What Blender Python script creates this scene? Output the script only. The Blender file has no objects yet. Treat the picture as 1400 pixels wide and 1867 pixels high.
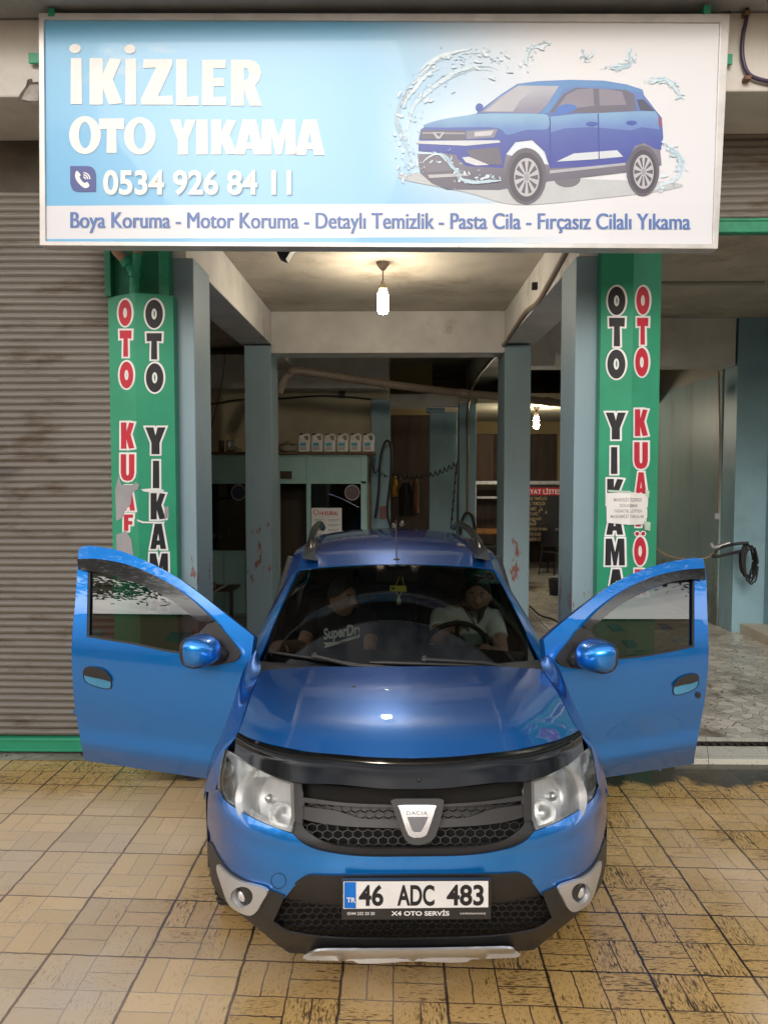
import bpy, bmesh, math, random
from mathutils import Vector, Matrix
R_ = math.radians
rnd = random.Random(7)
S = bpy.context.scene
COL = S.collection

# ---------------------------------------------------------------- camera
F, CX, CY, H = 1400.0, 700.0, 933.5, 2.0        # photograph: 1400 px wide, 36 mm equivalent lens
YAW, PITCH = math.atan(22 / F), math.atan(75.5 / F)
cam = bpy.data.objects.new('camera', bpy.data.cameras.new('camera')); COL.objects.link(cam)
cam.location = (0, 0, H); cam.rotation_euler = (math.pi / 2 - PITCH, 0, YAW)
cam.data.sensor_fit = 'HORIZONTAL'; cam.data.sensor_width = 36; cam.data.lens = 36 * F / 1400
cam.data.clip_end = 500; cam.data.clip_start = .05
S.camera = cam
# ---------------------------------------------------------------- world: evening sky with cloud
SUN_EL, SUN_AZ = R_(24), R_(190)
W_ = bpy.data.worlds.new('World'); S.world = W_; W_.use_nodes = True
nt = W_.node_tree; nt.nodes.clear()
sky = nt.nodes.new('ShaderNodeTexSky'); sky.sky_type = 'NISHITA'; sky.sun_disc = False
sky.sun_elevation = SUN_EL; sky.sun_rotation = SUN_AZ; sky.dust_density = 2.5; sky.air_density = 1.0
tc = nt.nodes.new('ShaderNodeTexCoord'); mp = nt.nodes.new('ShaderNodeMapping'); mp.inputs['Scale'].default_value = (1, 1, 3.2)
nz = nt.nodes.new('ShaderNodeTexNoise'); nz.inputs['Scale'].default_value = 1.9; nz.inputs['Detail'].default_value = 6; nz.inputs['Roughness'].default_value = .55
rp = nt.nodes.new('ShaderNodeValToRGB'); rp.color_ramp.elements[0].position = .38; rp.color_ramp.elements[1].position = .58
mxc = nt.nodes.new('ShaderNodeMix'); mxc.data_type = 'RGBA'
bg = nt.nodes.new('ShaderNodeBackground'); bg.inputs['Strength'].default_value = .1
wo = nt.nodes.new('ShaderNodeOutputWorld')
L = nt.links.new
# clouds glow towards the low evening sun and are dull overhead
dt = nt.nodes.new('ShaderNodeVectorMath'); dt.operation = 'DOT_PRODUCT'; dt.inputs[1].default_value = (math.sin(SUN_AZ), math.cos(SUN_AZ), 0)
xz = nt.nodes.new('ShaderNodeSeparateXYZ')
def mrange(v, a, b_, c_, d):
    n = nt.nodes.new('ShaderNodeMapRange'); n.interpolation_type = 'SMOOTHSTEP'; L(v, n.inputs['Value'])
    for k, q in zip(('From Min', 'From Max', 'To Min', 'To Max'), (a, b_, c_, d)): n.inputs[k].default_value = q
    return n.outputs['Result']
def mul(a, b_):
    n = nt.nodes.new('ShaderNodeMath'); n.operation = 'MULTIPLY'; L(a, n.inputs[0]); L(b_, n.inputs[1]); return n.outputs[0]
cm = nt.nodes.new('ShaderNodeMix'); cm.data_type = 'RGBA'; cm.inputs['A'].default_value = (7.6, 7.8, 8.1, 1); cm.inputs['B'].default_value = (24, 22.8, 21.2, 1)
L(tc.outputs['Generated'], mp.inputs['Vector']); L(mp.outputs['Vector'], nz.inputs['Vector']); L(nz.outputs['Fac'], rp.inputs['Fac'])
L(tc.outputs['Generated'], dt.inputs[0]); L(tc.outputs['Generated'], xz.inputs[0])
band = mul(mrange(xz.outputs[2], .0, .22, 0, 1), mrange(xz.outputs[2], .42, .72, 1, 0))
zen = nt.nodes.new('ShaderNodeMix'); zen.data_type = 'RGBA'; zen.blend_type = 'MULTIPLY'; zen.inputs['Factor'].default_value = 1
zk = nt.nodes.new('ShaderNodeCombineColor'); zv = mrange(xz.outputs[2], .6, .95, 1, .75)
for q in zk.inputs: L(zv, q)
L(mul(band, mrange(dt.outputs['Value'], -.2, .75, .10, 1)), cm.inputs['Factor'])
L(cm.outputs['Result'], mxc.inputs['B'])
L(rp.outputs['Color'], mxc.inputs['Factor']); L(sky.outputs['Color'], mxc.inputs['A']); L(mxc.outputs['Result'], zen.inputs['A']); L(zk.outputs[0], zen.inputs['B']); L(zen.outputs['Result'], bg.inputs['Color']); L(bg.outputs['Background'], wo.inputs['Surface'])
sl = bpy.data.lights.new('sun', 'SUN'); sl.energy = .5; sl.angle = R_(20); sl.color = (1, .97, .94)
so = bpy.data.objects.new('sun', sl); COL.objects.link(so)
sd = Vector((math.sin(SUN_AZ) * math.cos(SUN_EL), math.cos(SUN_AZ) * math.cos(SUN_EL), math.sin(SUN_EL)))
so.rotation_euler = sd.to_track_quat('Z', 'Y').to_euler()
S.view_settings.view_transform = 'Standard'; S.view_settings.look = 'None'
S.view_settings.exposure = 1.0; S.view_settings.gamma = 1
S.cycles.use_denoising = True
S.cycles.max_bounces = 8; S.cycles.diffuse_bounces = 4; S.cycles.glossy_bounces = 4; S.cycles.transparent_max_bounces = 12
S.cycles.sample_clamp_indirect = 6
# ---------------------------------------------------------------- photograph pixel -> place
_r = Vector((math.cos(YAW), math.sin(YAW), 0)); _f = Vector((-math.sin(YAW) * math.cos(PITCH), math.cos(YAW) * math.cos(PITCH), -math.sin(PITCH))); _u = _r.cross(_f)
O_ = Vector((0, 0, H))
def ray(px, py): return _f + _r * ((px - CX) / F) - _u * ((py - CY) / F)
def pt(px, py, Y=None, Z=None):
    d = ray(px, py)
    return O_ + d * (Y / d.y if Y is not None else (Z - H) / d.z)
def XX(px, Y, py=858): return pt(px, py, Y).x
def ZZ(py, Y, px=722): return pt(px, py, Y).z
def on_plane(px, py, P0, n, off=0):
    d = ray(px, py); n = n.normalized(); t = (P0 + n * off - O_).dot(n) / d.dot(n)
    return O_ + d * t
def srgb(r, g, b): return tuple(((c / 255) / 12.92 if c / 255 <= .04045 else ((c / 255 + .055) / 1.055) ** 2.4) for c in (r, g, b))
# ---------------------------------------------------------------- mesh helpers
WM = {}
class MB:
    def __init__(s): s.v = []; s.f = []; s.m = []; s.sm = []
    def add(s, vs, fs, m=0, smooth=False):
        b = len(s.v); s.v += [tuple(v) for v in vs]
        for f in fs: s.f.append(tuple(i + b for i in f)); s.m.append(m); s.sm.append(smooth)
        return s
    def box(s, x0, x1, y0, y1, z0, z1, m=0):
        v = [(x, y, z) for z in (z0, z1) for y in (y0, y1) for x in (x0, x1)]
        return s.add(v, [(0, 2, 3, 1), (4, 5, 7, 6), (0, 1, 5, 4), (2, 6, 7, 3), (0, 4, 6, 2), (1, 3, 7, 5)], m)
    def pbox(s, px0, py0, px1, py1, Y, th, m=0):      # box whose front face covers a pixel rectangle at depth Y
        x0, x1 = XX(px0, Y, (py0 + py1) / 2), XX(px1, Y, (py0 + py1) / 2); z1, z0 = ZZ(py0, Y, (px0 + px1) / 2), ZZ(py1, Y, (px0 + px1) / 2)
        return s.box(x0, x1, Y, Y + th, z0, z1, m)
    def hull(s, A, B, m=0, caps=True, smooth=False):   # loft between equal-length closed loops
        n = len(A); f = [(i, (i + 1) % n, n + (i + 1) % n, n + i) for i in range(n)]
        s.add(list(A) + list(B), f, m, smooth)
        if caps: s.add(A, [tuple(range(n))[::-1]], m); s.add(B, [tuple(range(n))], m)
        return s
    def tube(s, pts, r, n=8, m=0, caps=True):
        pts = [Vector(p) for p in pts]; rr = r if isinstance(r, (list, tuple)) else [r] * len(pts)
        rings = []; up = None
        for i, p in enumerate(pts):
            t = (pts[min(i + 1, len(pts) - 1)] - pts[max(i - 1, 0)]).normalized()
            if up is None: up = Vector((0, 0, 1)) if abs(t.z) < .9 else Vector((1, 0, 0))
            a = (up - t * up.dot(t)).normalized(); up = a; b = t.cross(a)
            rings.append([p + (a * math.cos(2 * math.pi * k / n) + b * math.sin(2 * math.pi * k / n)) * rr[i] for k in range(n)])
        vs = [v for q in rings for v in q]; fs = []
        for i in range(len(pts) - 1):
            for k in range(n): fs.append((i * n + k, i * n + (k + 1) % n, (i + 1) * n + (k + 1) % n, (i + 1) * n + k))
        s.add(vs, fs, m, True)
        if caps: s.add(rings[0], [tuple(range(n))[::-1]], m); s.add(rings[-1], [tuple(range(n))], m)
        return s
    def lathe(s, prof, c, axis=Vector((0, 0, 1)), n=20, m=0, sx=1):     # prof: (radius, height) along axis from c
        axis = Vector(axis).normalized(); a = axis.orthogonal().normalized(); b = axis.cross(a); c = Vector(c)
        vs = []; fs = []
        for r, h in prof:
            vs += [c + axis * h + (a * math.cos(2 * math.pi * k / n) + b * math.sin(2 * math.pi * k / n)) * r for k in range(n)]
        for i in range(len(prof) - 1):
            for k in range(n): fs.append((i * n + k, i * n + (k + 1) % n, (i + 1) * n + (k + 1) % n, (i + 1) * n + k))
        return s.add(vs, fs, m, True)
    def grid(s, G, m=0, smooth=True, flip=False):
        nv, nu = len(G), len(G[0]); vs = [p for row in G for p in row]; fs = []
        for i in range(nv - 1):
            for j in range(nu - 1):
                q = (i * nu + j, i * nu + j + 1, (i + 1) * nu + j + 1, (i + 1) * nu + j)
                fs.append(q[::-1] if flip else q)
        return s.add(vs, fs, m, smooth)
    def build(s, name, mats, parent=None, local=False, bevel=0, solid=0, subd=0, smooth=None, weld=False):
        me = bpy.data.meshes.new(name); me.from_pydata(s.v, [], s.f)
        mats = mats if isinstance(mats, (list, tuple)) else [mats]
        for mm in mats: me.materials.append(mm)
        for i, p in enumerate(me.polygons):
            p.material_index = s.m[i]; p.use_smooth = s.sm[i] if smooth is None else smooth
        if weld:
            bm = bmesh.new(); bm.from_mesh(me); bmesh.ops.remove_doubles(bm, verts=bm.verts, dist=weld if weld is not True else 1e-4); bm.to_mesh(me); bm.free()
        me.update(); o = bpy.data.objects.new(name, me); COL.objects.link(o)
        place(o, parent, local)
        if bevel:
            b = o.modifiers.new('bevel', 'BEVEL'); b.width = bevel; b.segments = 2; b.limit_method = 'ANGLE'; b.angle_limit = R_(40)
        if subd:
            b = o.modifiers.new('subd', 'SUBSURF'); b.levels = b.render_levels = subd
        if solid:
            b = o.modifiers.new('solid', 'SOLIDIFY'); b.thickness = solid; b.offset = 0; esplit(o)
        return o
def esplit(o):
    e = o.modifiers.new('split', 'EDGE_SPLIT'); e.split_angle = R_(38)
def place(o, parent, local):
    if parent is not None:
        o.parent = parent; w = WM.get(parent, Matrix())
        if local: WM[o] = w
        else: o.matrix_parent_inverse = w.inverted(); WM[o] = Matrix()
def thing(name, label, cat, loc=(0, 0, 0), group=None, rz=0):
    o = bpy.data.objects.new(name, None); COL.objects.link(o); o.location = loc; o.rotation_euler = (0, 0, rz); o.empty_display_size = .1
    WM[o] = Matrix.Translation(loc) @ Matrix.Rotation(rz, 4, 'Z'); return tag(o, label, cat, group)
def tag(o, label, cat, group=None):
    o['label'] = label; o['category'] = cat
    if group: o['group'] = group
    return o
def struct(o, label=None): o['kind'] = 'structure'; return o
def dup(o, delta, label=None, parent=None):
    c = o.copy(); COL.objects.link(c)
    if parent is None:
        c.location = Vector(o.location) + Vector(delta)
        if label: c['label'] = label
    else: c.parent = parent; c.matrix_parent_inverse = o.matrix_parent_inverse.copy()
    for ch in list(o.children): dup(ch, delta, parent=c)
    return c
def crv(P, n=8, closed=False):                      # Catmull-Rom through points (tuples of any length)
    P = [Vector(p) for p in P]; out = []
    m = len(P); segs = m if closed else m - 1
    for i in range(segs):
        p1, p2 = P[i], P[(i + 1) % m]
        p0 = P[i - 1] if (i > 0 or closed) else p1 * 2 - p2
        p3 = P[(i + 2) % m] if (i + 2 < m or closed) else p2 * 2 - p1
        for k in range(n):
            t = k / n
            out.append(.5 * ((2 * p1) + (p2 - p0) * t + (2 * p0 - 5 * p1 + 4 * p2 - p3) * t * t + (3 * p1 - p0 - 3 * p2 + p3) * t ** 3))
    if not closed: out.append(P[-1].copy())
    return out
def resample(P, n):
    P = [Vector(p) for p in P]; d = [0]
    for a, b in zip(P, P[1:]): d.append(d[-1] + (b - a).length)
    out = []; j = 0
    for k in range(n):
        t = d[-1] * k / (n - 1)
        while j < len(P) - 2 and d[j + 1] < t: j += 1
        q = (t - d[j]) / max(1e-9, d[j + 1] - d[j]); out.append(P[j].lerp(P[j + 1], max(0, min(1, q))))
    return out
def rows_grid(rows, nu=24, nv=5, smooth_v=True):    # each row: control points; rows lofted with Catmull-Rom
    A = [resample(crv(r, 10) if len(r) > 2 else r, nu) for r in rows]
    if len(A) > 2 and smooth_v:
        cols = [crv([A[i][j] for i in range(len(A))], nv) for j in range(nu)]
    else:
        cols = []
        for j in range(nu):
            c = []
            for i in range(len(A) - 1): c += [A[i][j].lerp(A[i + 1][j], k / nv) for k in range(nv)]
            cols.append(c + [A[-1][j]])
    return [[cols[j][i] for j in range(nu)] for i in range(len(cols[0]))]
def mir(P): return [Vector((-p[0], p[1], p[2])) for p in P]
# flat shapes: closed polylines with holes -> filled triangles
def fill2(polys, off=0):
    c = bpy.data.curves.new('fill', 'CURVE'); c.dimensions = '2D'; c.fill_mode = 'BOTH'; c.offset = off
    for P in polys:
        sp = c.splines.new('POLY'); sp.points.add(len(P) - 1)
        for i, p in enumerate(P): sp.points[i].co = (p[0], p[1], 0, 1)
        sp.use_cyclic_u = True
    o = bpy.data.objects.new('fill', c); me = bpy.data.meshes.new_from_object(o)
    vs = [tuple(v.co)[:2] for v in me.vertices]; fs = [tuple(p.vertices) for p in me.polygons]
    bpy.data.objects.remove(o); bpy.data.curves.remove(c); bpy.data.meshes.remove(me)
    return vs, fs
def text2(body, bold=0., spacing=1.):
    c = bpy.data.curves.new('text', 'FONT'); c.body = body; c.offset = bold; c.space_character = spacing; c.resolution_u = 5
    o = bpy.data.objects.new('text', c); me = bpy.data.meshes.new_from_object(o)
    vs = [tuple(v.co)[:2] for v in me.vertices]; fs = [tuple(p.vertices) for p in me.polygons]
    bpy.data.objects.remove(o); bpy.data.curves.remove(c); bpy.data.meshes.remove(me)
    return vs, fs
def ell(cx, cy, rx, ry, n=28, a0=0): return [(cx + rx * math.cos(2 * math.pi * k / n + a0), cy + ry * math.sin(2 * math.pi * k / n + a0)) for k in range(n)]
GL = {
 'O': [ell(.5, .5, .5, .52, 32), ell(.5, .5, .15, .2, 20)],
 'o': [ell(.5, .5, .5, .52, 32), ell(.5, .5, .19, .36, 24)],
 'I': [[(.1, 0), (.9, 0), (.88, 1), (.12, 1)]],
 'T': [[(.3, 0), (.7, 0), (.68, .7), (.98, .68), (1, 1), (0, 1), (.02, .68), (.32, .7)]],
 'L': [[(.05, 0), (1, 0), (.98, .2), (.5, .18), (.5, 1), (.05, 1)]],
 'E': [[(.05, 0), (1, 0), (.98, .19), (.5, .18), (.5, .42), (.9, .42), (.9, .6), (.5, .6), (.5, .82), (.96, .81), (.98, 1), (.05, 1)]],
 'F': [[(.05, 0), (.5, 0), (.5, .38), (.9, .38), (.9, .6), (.5, .6), (.5, .8), (.96, .79), (.98, 1), (.05, 1)]],
 'Z': [[(0, 0), (1, 0), (.98, .2), (.52, .18), (.98, .88), (.96, 1), (.08, 1), (.06, .8), (.46, .82), (0, .13)]],
 'K': [[(.02, 0), (.42, 0), (.42, .36), (.6, 0), (1, .03), (.72, .54), (.98, .97), (.62, 1), (.42, .66), (.42, 1), (.02, 1)]],
 'Y': [[(.3, 0), (.7, 0), (.7, .42), (1, 1), (.6, 1), (.5, .7), (.4, 1), (0, 1), (.3, .42)]],
 'U': [[(0, 1), (.4, 1), (.4, .3), (.43, .22), (.5, .19), (.57, .22), (.6, .3), (.6, 1), (1, 1), (1, .3), (.93, .12), (.78, .02), (.5, -.02), (.22, .02), (.07, .12), (0, .3)]],
 'A': [[(0, 0), (.36, 0), (.4, .16), (.6, .16), (.64, 0), (1, 0), (.72, 1), (.28, 1)], [(.43, .34), (.57, .34), (.5, .62)]],
 'M': [[(0, 0), (.3, 0), (.3, .55), (.42, 0), (.58, 0), (.7, .55), (.7, 0), (1, 0), (.97, 1), (.65, 1), (.5, .5), (.35, 1), (.03, 1)]],
 'R': [[(.05, 0), (.45, 0), (.45, .36), (.62, 0), (1, 0), (.78, .44), (.92, .56), (.97, .72), (.92, .87), (.8, .96), (.6, 1), (.05, 1)], [(.45, .55), (.56, .57), (.61, .69), (.57, .8), (.45, .83)]],
}
# ---------------------------------------------------------------- node helpers and materials
class NT:
    def __init__(s, name):
        s.mat = bpy.data.materials.new(name); s.mat.use_nodes = True; s.t = s.mat.node_tree
        s.b = s.t.nodes['Principled BSDF']; s.out = s.t.nodes['Material Output']
    def node(s, t, **kw):
        n = s.t.nodes.new(t)
        for k, v in kw.items(): setattr(n, k, v)
        return n
    def put(s, sock, v):
        if hasattr(v, 'links') or isinstance(v, bpy.types.NodeSocket): s.t.links.new(v, sock)
        elif isinstance(v, (tuple, list)) and len(v) == 3 and sock.type == 'RGBA': sock.default_value = (*v, 1)
        else: sock.default_value = v
    def m(s, op, a, b=None, c=None, clamp=False):
        n = s.node('ShaderNodeMath', operation=op, use_clamp=clamp)
        for i, q in enumerate((a, b, c)):
            if q is not None: s.put(n.inputs[i], q)
        return n.outputs[0]
    def mix(s, f, a, b, blend='MIX'):
        n = s.node('ShaderNodeMix', data_type='RGBA', blend_type=blend); s.put(n.inputs['Factor'], f); s.put(n.inputs['A'], a); s.put(n.inputs['B'], b); return n.outputs['Result']
    def obj(s): return s.node('ShaderNodeTexCoord').outputs['Object']
    def xyz(s, v):
        n = s.node('ShaderNodeSeparateXYZ'); s.put(n.inputs[0], v); return n.outputs
    def vec(s, x, y, z):
        n = s.node('ShaderNodeCombineXYZ')
        for i, q in enumerate((x, y, z)): s.put(n.inputs[i], q)
        return n.outputs[0]
    def noise(s, v, sc, det=4, rough=.5, dist=0):
        n = s.node('ShaderNodeTexNoise'); s.put(n.inputs['Vector'], v); n.inputs['Scale'].default_value = sc; n.inputs['Detail'].default_value = det
        n.inputs['Roughness'].default_value = rough; n.inputs['Distortion'].default_value = dist; return n.outputs['Fac']
    def vor(s, v, sc, feature='F1'):
        n = s.node('ShaderNodeTexVoronoi', feature=feature); s.put(n.inputs['Vector'], v); n.inputs['Scale'].default_value = sc; return n
    def white(s, v):
        n = s.node('ShaderNodeTexWhiteNoise'); s.put(n.inputs['Vector'], v); return n
    def scale(s, v, xyz):
        n = s.node('ShaderNodeVectorMath', operation='MULTIPLY'); s.put(n.inputs[0], v); n.inputs[1].default_value = xyz; return n.outputs[0]
    def ramp(s, f, lo, hi):
        n = s.node('ShaderNodeMapRange', interpolation_type='SMOOTHSTEP'); s.put(n.inputs['Value'], f); n.inputs['From Min'].default_value = lo; n.inputs['From Max'].default_value = hi; return n.outputs['Result']
    def set(s, **kw):
        for k, v in kw.items(): s.put(s.b.inputs[k.replace('_', ' ')], v)
        return s
    def bump(s, h, strength=.3, dist=.01):
        n = s.node('ShaderNodeBump'); n.inputs['Strength'].default_value = strength; n.inputs['Distance'].default_value = dist; s.put(n.inputs['Height'], h); s.put(s.b.inputs['Normal'], n.outputs[0])
def pm(name, col, rough=.6, metal=0, var=.12, sc=5, bump=0, bsc=60, spec=.5, coat=0, col2=None, c2=(.55, .7), stretch=(1, 1, 1), rv=.1, trans=0):
    n = NT(name); v = n.scale(n.obj(), stretch)
    f = n.noise(v, sc, 5, .6)
    lo = tuple(c * (1 - var) for c in col); hi = tuple(min(1, c * (1 + var)) for c in col)
    c = n.mix(n.ramp(f, .3, .7), lo, hi)
    if col2: c = n.mix(n.ramp(n.noise(n.scale(n.obj(), (stretch[0] * 1.3, stretch[1] * 1.3, stretch[2] * 1.3)), sc * .55, 7, .65), *c2), c, col2)
    n.set(Base_Color=c, Metallic=metal, Specular_IOR_Level=spec, Coat_Weight=coat)
    n.set(Roughness=n.m('ADD', rough - rv / 2, n.m('MULTIPLY', f, rv), clamp=True))
    if bump: n.bump(n.noise(v, bsc, 3), bump, .004)
    return n.mat
M = {}
M['plaster'] = pm('ceiling plaster', (.50, .45, .37), .85, var=.14, sc=1.6, bump=.25, bsc=14, col2=(.30, .25, .19), c2=(.5, .72))
M['concrete'] = pm('painted concrete beam', (.57, .55, .52), .85, var=.1, sc=2.5, bump=.3, bsc=30, col2=(.35, .33, .30), c2=(.56, .75))
M['slab'] = pm('grey slab paint', (.27, .29, .31), .7, var=.12, sc=3, bump=.2, bsc=20, col2=(.2, .18, .16), c2=(.6, .75))
M['ochre'] = pm('ochre wall paint', (.36, .27, .13), .8, var=.12, sc=1.5, bump=.2, bsc=20, col2=(.24, .17, .08), c2=(.58, .8))
M['creamwall'] = pm('cream wall', (.56, .50, .36), .85, var=.12, sc=1.2, bump=.2, bsc=20, col2=(.28, .22, .13), c2=(.55, .8))
M['teal'] = pm('teal wall paint', (.22, .36, .42), .45, var=.12, sc=1.4, bump=.15, bsc=18, col2=(.15, .23, .25), c2=(.55, .8))
M['mint'] = pm('mint cabin paint', (.31, .51, .49), .4, var=.07, sc=3, col2=(.27, .43, .39), c2=(.6, .8))
M['darkbrown'] = pm('dark brown timber', (.05, .028, .015), .6, var=.3, sc=2, stretch=(6, 6, .6))
M['brown'] = pm('brown timber', (.12, .06, .025), .55, var=.3, sc=2, stretch=(8, 8, .5))
M['black'] = pm('black rubber', (.012, .012, .013), .55, var=.2, sc=20)
M['dark'] = pm('dark recess', (.015, .014, .013), .9, var=.2)
M['green'] = pm('green sheet paint', (.02, .28, .15), .42, var=.08, sc=3, bump=.05, bsc=8, col2=(.03, .22, .13), c2=(.6, .8))
M['greendark'] = pm('old green paint', (.018, .24, .13), .5, var=.2, sc=6, bump=.2, bsc=30)
M['steel'] = pm('galvanised steel', (.55, .55, .55), .4, .9, var=.15, sc=12)
M['white'] = pm('white plastic', (.72, .72, .7), .4, var=.04, sc=8)
M['paper'] = pm('white paper', (.75, .74, .72), .8, var=.04, sc=10, bump=.2, bsc=12)
M['red'] = pm('red print', (.5, .015, .035), .45, var=.08, sc=10)
M['inkblack'] = pm('black print', (.012, .012, .016), .45, var=.1, sc=10)
M['printwhite'] = pm('white print', (.78, .78, .78), .45, var=.05, sc=8)
M['greyprint'] = pm('grey print', (.3, .3, .32), .6)
M['pipe'] = pm('brown pipe plastic', (.2, .15, .11), .5, var=.15, sc=4, col2=(.1, .07, .05), c2=(.6, .75))
M['yellow'] = pm('yellow plastic', (.7, .5, .03), .4)
M['chrome'] = pm('chrome', (.8, .8, .82), .08, 1, var=.03)
def glass(name, tint, refl=.06, rough=.0):
    n = NT(name); g = n.node('ShaderNodeBsdfGlossy'); g.inputs['Roughness'].default_value = rough; g.inputs['Color'].default_value = (1, 1, 1, 1)
    t = n.node('ShaderNodeBsdfTransparent'); n.put(t.inputs['Color'], n.mix(n.noise(n.obj(), 3, 2), tint, tuple(c * .93 for c in tint)))
    fr = n.node('ShaderNodeFresnel'); fr.inputs['IOR'].default_value = 1.5
    mx = n.node('ShaderNodeMixShader'); n.put(mx.inputs[0], n.m('ADD', fr.outputs[0], refl - .04, clamp=True)); n.t.links.new(t.outputs[0], mx.inputs[1]); n.t.links.new(g.outputs[0], mx.inputs[2])
    n.t.links.new(mx.outputs[0], n.out.inputs['Surface']); return n.mat
M['glass'] = glass('cabin window glass', (.55, .58, .55))
def emit(name, col, st):
    n = NT(name); n.set(Base_Color=col, Emission_Color=col, Emission_Strength=st); return n.mat
M['bulb'] = emit('lit bulb', (1, .93, .8), 14)
# ================================================================ GROUND
def ground_mat():
    n = NT('basket weave paving'); p = n.xyz(n.obj()); x, y = p[0], p[1]
    TX, TY = .406, .42
    u = n.m('DIVIDE', n.m('ADD', x, 1.024 + TX * 40), TX); v = n.m('DIVIDE', n.m('ADD', n.m('ADD', y, n.m('MULTIPLY', x, .035)), -3.003 + TY * 80), TY)
    # uneven joints
    wob = n.m('MULTIPLY', n.m('SUBTRACT', n.noise(n.obj(), 14, 4), .5), .034)
    u = n.m('ADD', u, wob); v = n.m('ADD', v, wob)
    u2, v2 = n.m('MULTIPLY', u, 2), n.m('MULTIPLY', v, 2)
    iu, iv = n.m('FLOOR', u2), n.m('FLOOR', v2); fu, fv = n.m('FRACT', u2), n.m('FRACT', v2)
    par = n.m('MODULO', n.m('ADD', iu, iv), 2)
    s = n.m('ADD', n.m('MULTIPLY', par, fu), n.m('MULTIPLY', n.m('SUBTRACT', 1, par), fv))      # across the split
    tu, tv = n.m('FRACT', u), n.m('FRACT', v)
    def edge(q, sc): return n.m('MULTIPLY', n.m('MINIMUM', q, n.m('SUBTRACT', 1, q)), sc)
    eT = n.m('MINIMUM', edge(tu, TX), edge(tv, TY)); eQ = n.m('MINIMUM', edge(fu, TX / 2), edge(fv, TY / 2)); eS = n.m('MULTIPLY', n.m('ABSOLUTE', n.m('SUBTRACT', s, .5)), TX / 2)
    eTu = edge(tu, TX); eT = n.m('MINIMUM', n.m('MULTIPLY', eTu, .75), edge(tv, TY))
    gT = n.m('SUBTRACT', 1, n.ramp(eT, .0032, .0056)); gQ = n.m('SUBTRACT', 1, n.ramp(n.m('MINIMUM', eQ, eS), .0020, .0040))
    bid = n.vec(iu, iv, n.m('GREATER_THAN', s, .5)); wn = n.white(bid); tid = n.white(n.vec(n.m('FLOOR', u), n.m('FLOOR', v), 3.3))
    # wetness: broad patches, wetter towards the car and the doorway
    big = n.noise(n.obj(), .75, 4, .55)
    near = n.m('ADD', n.m('POWER', n.m('SUBTRACT', x, .12), 2), n.m('MULTIPLY', n.m('POWER', n.m('SUBTRACT', y, 3.55), 2), .55))
    nearf = n.m('SUBTRACT', 1, n.ramp(near, .55, 2.6))
    back = n.ramp(y, 4.25, 5.0)
    right = n.ramp(x, -.4, 1.2)
    wet = n.m('ADD', n.m('ADD', n.m('MULTIPLY', nearf, .33), n.m('MULTIPLY', back, .28)), n.m('MULTIPLY', right, .16))
    wet = n.m('ADD', wet, n.m('MULTIPLY', n.m('SUBTRACT', big, .5), 1.1)); wet = n.m('ADD', wet, n.m('MULTIPLY', n.m('SUBTRACT', tid.outputs['Value'], .5), .10))
    wet = n.ramp(wet, .08, .40)
    # pits stretched along each brick
    wx = n.m('ADD', n.m('MULTIPLY', par, 1), 0)
    pa = n.m('ADD', n.m('MULTIPLY', par, y), n.m('MULTIPLY', n.m('SUBTRACT', 1, par), x)); pb = n.m('ADD', n.m('MULTIPLY', par, x), n.m('MULTIPLY', n.m('SUBTRACT', 1, par), y))
    pv = n.vec(n.m('MULTIPLY', pa, 24), n.m('MULTIPLY', pb, 120), n.m('MULTIPLY', wn.outputs['Value'], 40))
    pn = n.noise(pv, 1.0, 2, .5)
    pv2 = n.vec(n.m('MULTIPLY', pa, 55), n.m('MULTIPLY', pb, 150), n.m('MULTIPLY', wn.outputs['Value'], 10)); pn2 = n.noise(pv2, 1.0, 2, .5)
    dens = n.m('ADD', n.m('MULTIPLY', n.m('SUBTRACT', wn.outputs['Value'], .5), .07), n.m('MULTIPLY', wet, .10)); dens = n.m('ADD', dens, n.m('MULTIPLY', n.m('SUBTRACT', n.noise(n.obj(), 5, 2), .5), .3))
    pit = n.ramp(n.m('ADD', pn, dens), .70, .75); pit2 = n.m('MULTIPLY', n.ramp(n.m('ADD', pn2, n.m('MULTIPLY', dens, .8)), .60, .70), .5)
    pits = n.m('MAXIMUM', pit, pit2)
    tone = n.m('ADD', .92, n.m('MULTIPLY', wn.outputs['Value'], .13))
    dry = n.mix(n.noise(n.obj(), 2.2, 4), (.64, .46, .265), (.63, .49, .335)); dry = n.mix(n.ramp(n.noise(n.obj(), 1.3, 5, .6), .52, .75), dry, (.56, .47, .37))
    wetc = n.mix(n.noise(n.obj(), 3, 4), (.56, .335, .095), (.50, .33, .14))
    dry = n.mix(n.m('MULTIPLY', n.ramp(tid.outputs['Value'], .62, .72), .45), dry, (.50, .40, .30)); dry = n.mix(n.m('MULTIPLY', n.m('SUBTRACT', 1, n.ramp(tid.outputs['Value'], .2, .3)), .4), dry, (.64, .44, .22)); c = n.mix(wet, dry, wetc); c = n.mix(1.0, c, n.vec(tone, tone, tone), 'MULTIPLY')
    fine = n.m('ADD', .86, n.m('MULTIPLY', n.noise(n.obj(), 220, 2), .28)); c = n.mix(1.0, c, n.vec(fine, fine, fine), 'MULTIPLY')
    c = n.mix(n.m('MULTIPLY', pits, n.m('ADD', .35, n.m('MULTIPLY', wet, .5))), c, (.055, .03, .012))
    gq = n.mix(wet, (.43, .34, .26), (.05, .027, .016)); c = n.mix(n.m('MULTIPLY', gQ, .95), c, gq)
    gt = n.mix(wet, (.19, .135, .105), (.022, .013, .01)); c = n.mix(n.m('MULTIPLY', gT, n.m('ADD', .55, n.m('MULTIPLY', n.noise(n.obj(), 6, 3), .55), clamp=True)), c, gt)
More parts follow.
